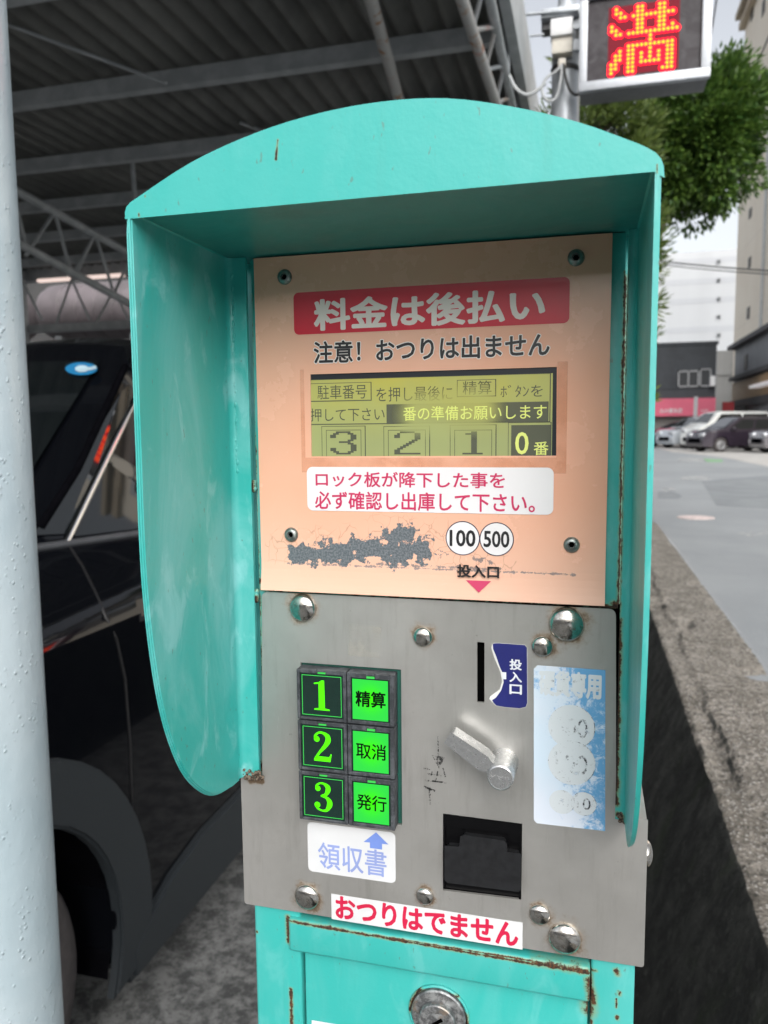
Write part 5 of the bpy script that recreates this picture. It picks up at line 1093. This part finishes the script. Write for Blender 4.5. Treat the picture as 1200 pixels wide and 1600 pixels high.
M_halo = plain('red_led_glow', (.05, 0, .002), .6, spec=.1, emit=(1.0, .004, .016), es=3.5, vary=0); M_dot = plain('lit_led', (.2, .05, .0), .5, spec=.1, emit=(1.0, .14, .006), es=5.0, vary=0); M_dim = plain('red_diffuser', (.07, .008, .014), .6, spec=.1, emit=(.55, .02, .045), es=.20, vary=0)
bm = B(); sheet(bm, [Vector((x, YG + .0205, z)) for x, z in ((lx0 - pitch * .8, lz0 - pz * .6), (lx1 + pitch * .6, lz0 - pz * .6), (lx1 + pitch * .6, lz1 + pz * .8), (lx0 - pitch * .8, lz1 + pz * .8))]); finish('diffuser', bm, M_dim, LS, smooth=0)
bmh, bmd = B(), B(); kk = 0
for r_, cols in BIT.items():
    for c_ in cols:
        x, z = lx0 + c_ * pitch, lz1 - r_ * pz; kk += 1
        lathe(bmh, [(pitch * .88, 0), (0, 0)], (x, yl - .00001 * kk, z), (0, -1, 0), 14, cap=False); lathe(bmd, [(pitch * .36, 0), (0, .002)], (x, yl - .004, z), (0, -1, 0), 10, cap=False)
finish('lit_glow', bmh, M_halo, LS, smooth=0); finish('lit_character', bmd, M_dot, LS, smooth=0)
# pole with clamp, boxes and cable loops
n = NT('galvanised_pole'); k = n.noise(14, 5, .6); n.set(Base_Color=n.mix(n.ramp(k, .35, .65), (.36, .39, .42, 1), (.46, .49, .52, 1)), Roughness=.4, Metallic=.3); M_pole = n.m
YPo = 4.25; pxc = P(883, 185, YPo); pr_ = .070
SP = thing('sign_pole', 'grey steel pole carrying the LED sign with clamps, box and cable loops', 'pole', (pxc.x, YPo, 0))
bm = B(); lathe(bm, [(pr_, 0), (pr_, 3.6), (pr_ * .62, 3.65), (pr_ * .62, 4.4)], (pxc.x, YPo, 0), (0, 0, 1), 28, ref=(1, 0, 0)); finish('shaft', bm, M_pole, SP, smooth=40)
M_jb = plain('beige_box', (.60, .57, .50), .5, vary=.06)
def pb(a, b, Y0, Y1, mat, nm, bev=.006):
    x0, x1 = wx(a[0], (a[1] + b[1]) / 2, Y0), wx(b[0], (a[1] + b[1]) / 2, Y0); xm = (a[0] + b[0]) / 2; z1, z0 = wz(xm, a[1], Y0), wz(xm, b[1], Y0); bm = B(); box(bm, x0, x1, Y0, Y1, z0, z1, bev); return finish(nm, bm, mat, SP, smooth=30)
pb((860, 27), (895, 54), 4.10, 4.185, M_label, 'junction_box'); pb((862, 55), (894, 82), 4.12, 4.185, M_jb, 'cable_box'); pb((872, 90), (884, 103), 4.13, 4.19, M_jb, 'cable_gland', .008)
pb((845, 10), (905, 24), 4.15, 4.22, M_pole, 'clamp_band', .003); pb((846, 24), (862, 46), 4.20, 4.28, M_hous, 'bracket', .003); pb((895, 22), (905, 76), 4.20, 4.28, M_hous, 'bracket', .003)
bm = B(); tube(bm, [P(822, 22.5, 4.14), P(904, 15, 4.14)], .008, 8); tube(bm, [P(828, 56, 4.14), P(850, 54, 4.14)], .006, 8); finish('clamp_bolt', bm, M_pole, SP, smooth=60)
for py in (112,):
    zc = wz(880, py, YPo); bm = B(); lathe(bm, [(pr_ + .004, -.012), (pr_ + .008, 0), (pr_ + .004, .012)], (pxc.x, YPo, zc), (.12, 0, 1), 28, ref=(1, 0, 0), cap=False); finish('strap', bm, M_wire, SP, smooth=60)
M_cab = plain('grey_cable', (.42, .44, .45), .5, vary=.05)
def cat(pts, m=6):
    out = []
    for i in range(len(pts) - 1):
        p0, p1, p2, p3 = pts[max(i - 1, 0)], pts[i], pts[i + 1], pts[min(i + 2, len(pts) - 1)]
        for k in range(m):
            t = k / m; out.append(.5 * ((2 * p1) + (p2 - p0) * t + (2 * p0 - 5 * p1 + 4 * p2 - p3) * t * t + (3 * p1 - p0 - 3 * p2 + p3) * t ** 3))
    return out + [pts[-1]]
for pts, r_, m_ in (([(878, 100), (876, 125), (870, 150), (860, 158), (850, 152), (847, 138), (854, 122), (868, 112), (877, 102)], .007, M_cab), ([(852, 130), (838, 142), (822, 148), (806, 138), (796, 118)], .009, M_cab), ([(880, 100), (884, 122), (890, 140), (899, 148), (906, 146)], .007, M_wire)):
    bm = B(); tube(bm, cat([P(x, y, 4.13) for x, y in pts]), r_, 7); finish('cable', bm, m_, SP, smooth=60)
bm = B(); box(bm, pxc.x, gx0 + .1, 4.19, 4.23, 3.40, 3.45); box(bm, pxc.x, gx0 + .1, 4.19, 4.23, 3.50, 3.54); finish('sign_arm', bm, M_pole, SP, smooth=0)

# ------------------------------------------------------------------ trees
def leaf_mat(name, a, b):
    n = NT(name); k = n.n('ShaderNodeObjectInfo'); g = n.n('ShaderNodeNewGeometry'); rnd = g.outputs['Random Per Island']
    c = n.mix(rnd, (*a, 1), (*b, 1)); n.set(Base_Color=c, Roughness=.45, Transmission_Weight=0.0); n.b.inputs['Subsurface Weight'].default_value = 0
    tr_ = n.n('ShaderNodeBsdfTranslucent'); n.l(c, tr_.inputs[0]); mx = n.n('ShaderNodeMixShader'); mx.inputs[0].default_value = .25; n.l(n.b.outputs[0], mx.inputs[1]); n.l(tr_.outputs[0], mx.inputs[2]); n.l(mx.outputs[0], n.out.inputs[0]); return n.m
M_bark = plain('bark', (.09, .07, .05), .9, vary=.3, scale=20)
def leaf(bm, c, d, l, w_):
    d = d.normalized(); s = d.cross(Vector((random.uniform(-1, 1), random.uniform(-1, 1), random.uniform(-1, 1)))).normalized() * w_; nn = d.cross(s).normalized() * w_ * .35
    bm.faces.new([bm.verts.new(c), bm.verts.new(c + d * l * .45 + s + nn), bm.verts.new(c + d * l), bm.verts.new(c + d * l * .45 - s + nn)])
# clipped broad tree to the right of the LED sign
tb = thing('clipped_tree', 'dense dark green clipped tree crown hanging right of the LED sign', 'tree', (.30, 7.6, 0))
bm = B(); cB = P(1092, 205, 7.5); cB.y = 7.6
clumps = []
for i in range(120):
    while True:
        u = Vector((random.uniform(-1, 1), random.uniform(-1, 1), random.uniform(-1, 1)))
        if .35 < u.length < 1: break
    u.normalize(); rr = random.uniform(.45, .93); clumps.append((cB + Vector((u.x * .58 * rr, u.y * .55 * rr, u.z * .74 * rr)), random.uniform(.11, .21)))
for c_, r_ in clumps:
    for i in range(230):
        u = Vector((random.gauss(0, 1), random.gauss(0, 1), random.gauss(0, 1))).normalized(); q = c_ + u * r_ * random.uniform(.45, 1.08)
        leaf(bm, q, (u + (q - cB).normalized() * .8 + Vector((0, 0, -.1)) + Vector((random.uniform(-.5, .5), random.uniform(-.5, .5), random.uniform(-.5, .5)))), random.uniform(.045, .085), random.uniform(.011, .020))
finish('crown', bm, leaf_mat('broad_leaf', (.024, .068, .011), (.105, .185, .030)), tb, smooth=0)
bm = B(); tube(bm, [Vector((.28, 7.6, 0)), Vector((.30, 7.6, 1.4)), Vector((.38, 7.6, 2.6)), Vector((.52, 7.6, 3.2)), Vector((.80, 7.6, 3.8)), cB + Vector((0, 0, .3))], [.11, .10, .085, .07, .055, .02], 10)
for i in range(9):
    a = cB + Vector((-.1, 0, -.35)); b = clumps[i * 7][0]; tube(bm, [a, a.lerp(b, .5) + Vector((0, 0, .05)), b], [.03, .02, .006], 6)
finish('trunk', bm, M_bark, tb, smooth=60)
# podocarpus column behind the hood
ta = thing('podocarp_tree', 'tall narrow light green tree of long needle leaves behind the hood', 'tree', (.02, 7.0, 0))
bm = B()
for i in range(320):
    h = random.uniform(1.5, 4.75); rad = .58 * (1 - .25 * abs(h - 3.3) / 1.6) * (1 if h < 4.1 else max(.35, 1 - (h - 4.1) * .75)); a = random.uniform(0, 2 * math.pi); rr = rad * math.sqrt(random.uniform(.12, 1)) * .92
    c_ = Vector((.03 + rr * math.cos(a), 7.0 + rr * math.sin(a), h)); r_ = random.uniform(.10, .18)
    for k in range(170):
        u = Vector((random.gauss(0, 1), random.gauss(0, 1), random.gauss(0, 1))).normalized(); q = c_ + u * r_ * random.uniform(.1, .9)
        leaf(bm, q, (u + Vector((math.cos(a) * .5, math.sin(a) * .5, .55))), random.uniform(.05, .095), random.uniform(.006, .011))
finish('crown', bm, leaf_mat('needle_leaf', (.045, .085, .016), (.15, .20, .045)), ta, smooth=0)
bm = B(); tube(bm, [Vector((.02, 7, 0)), Vector((.03, 7, 1.6)), Vector((.02, 7.02, 3.0)), Vector((.03, 7, 4.6))], [.10, .085, .06, .015], 10)
for i in range(22):
    h = 1.6 + i * .13; a = i * 2.4; tube(bm, [Vector((.03, 7, h)), Vector((.03 + .25 * math.cos(a), 7 + .25 * math.sin(a), h + .12)), Vector((.03 + .5 * math.cos(a), 7 + .5 * math.sin(a), h + .28))], [.022, .014, .005], 6)
finish('trunk', bm, M_bark, ta, smooth=60)
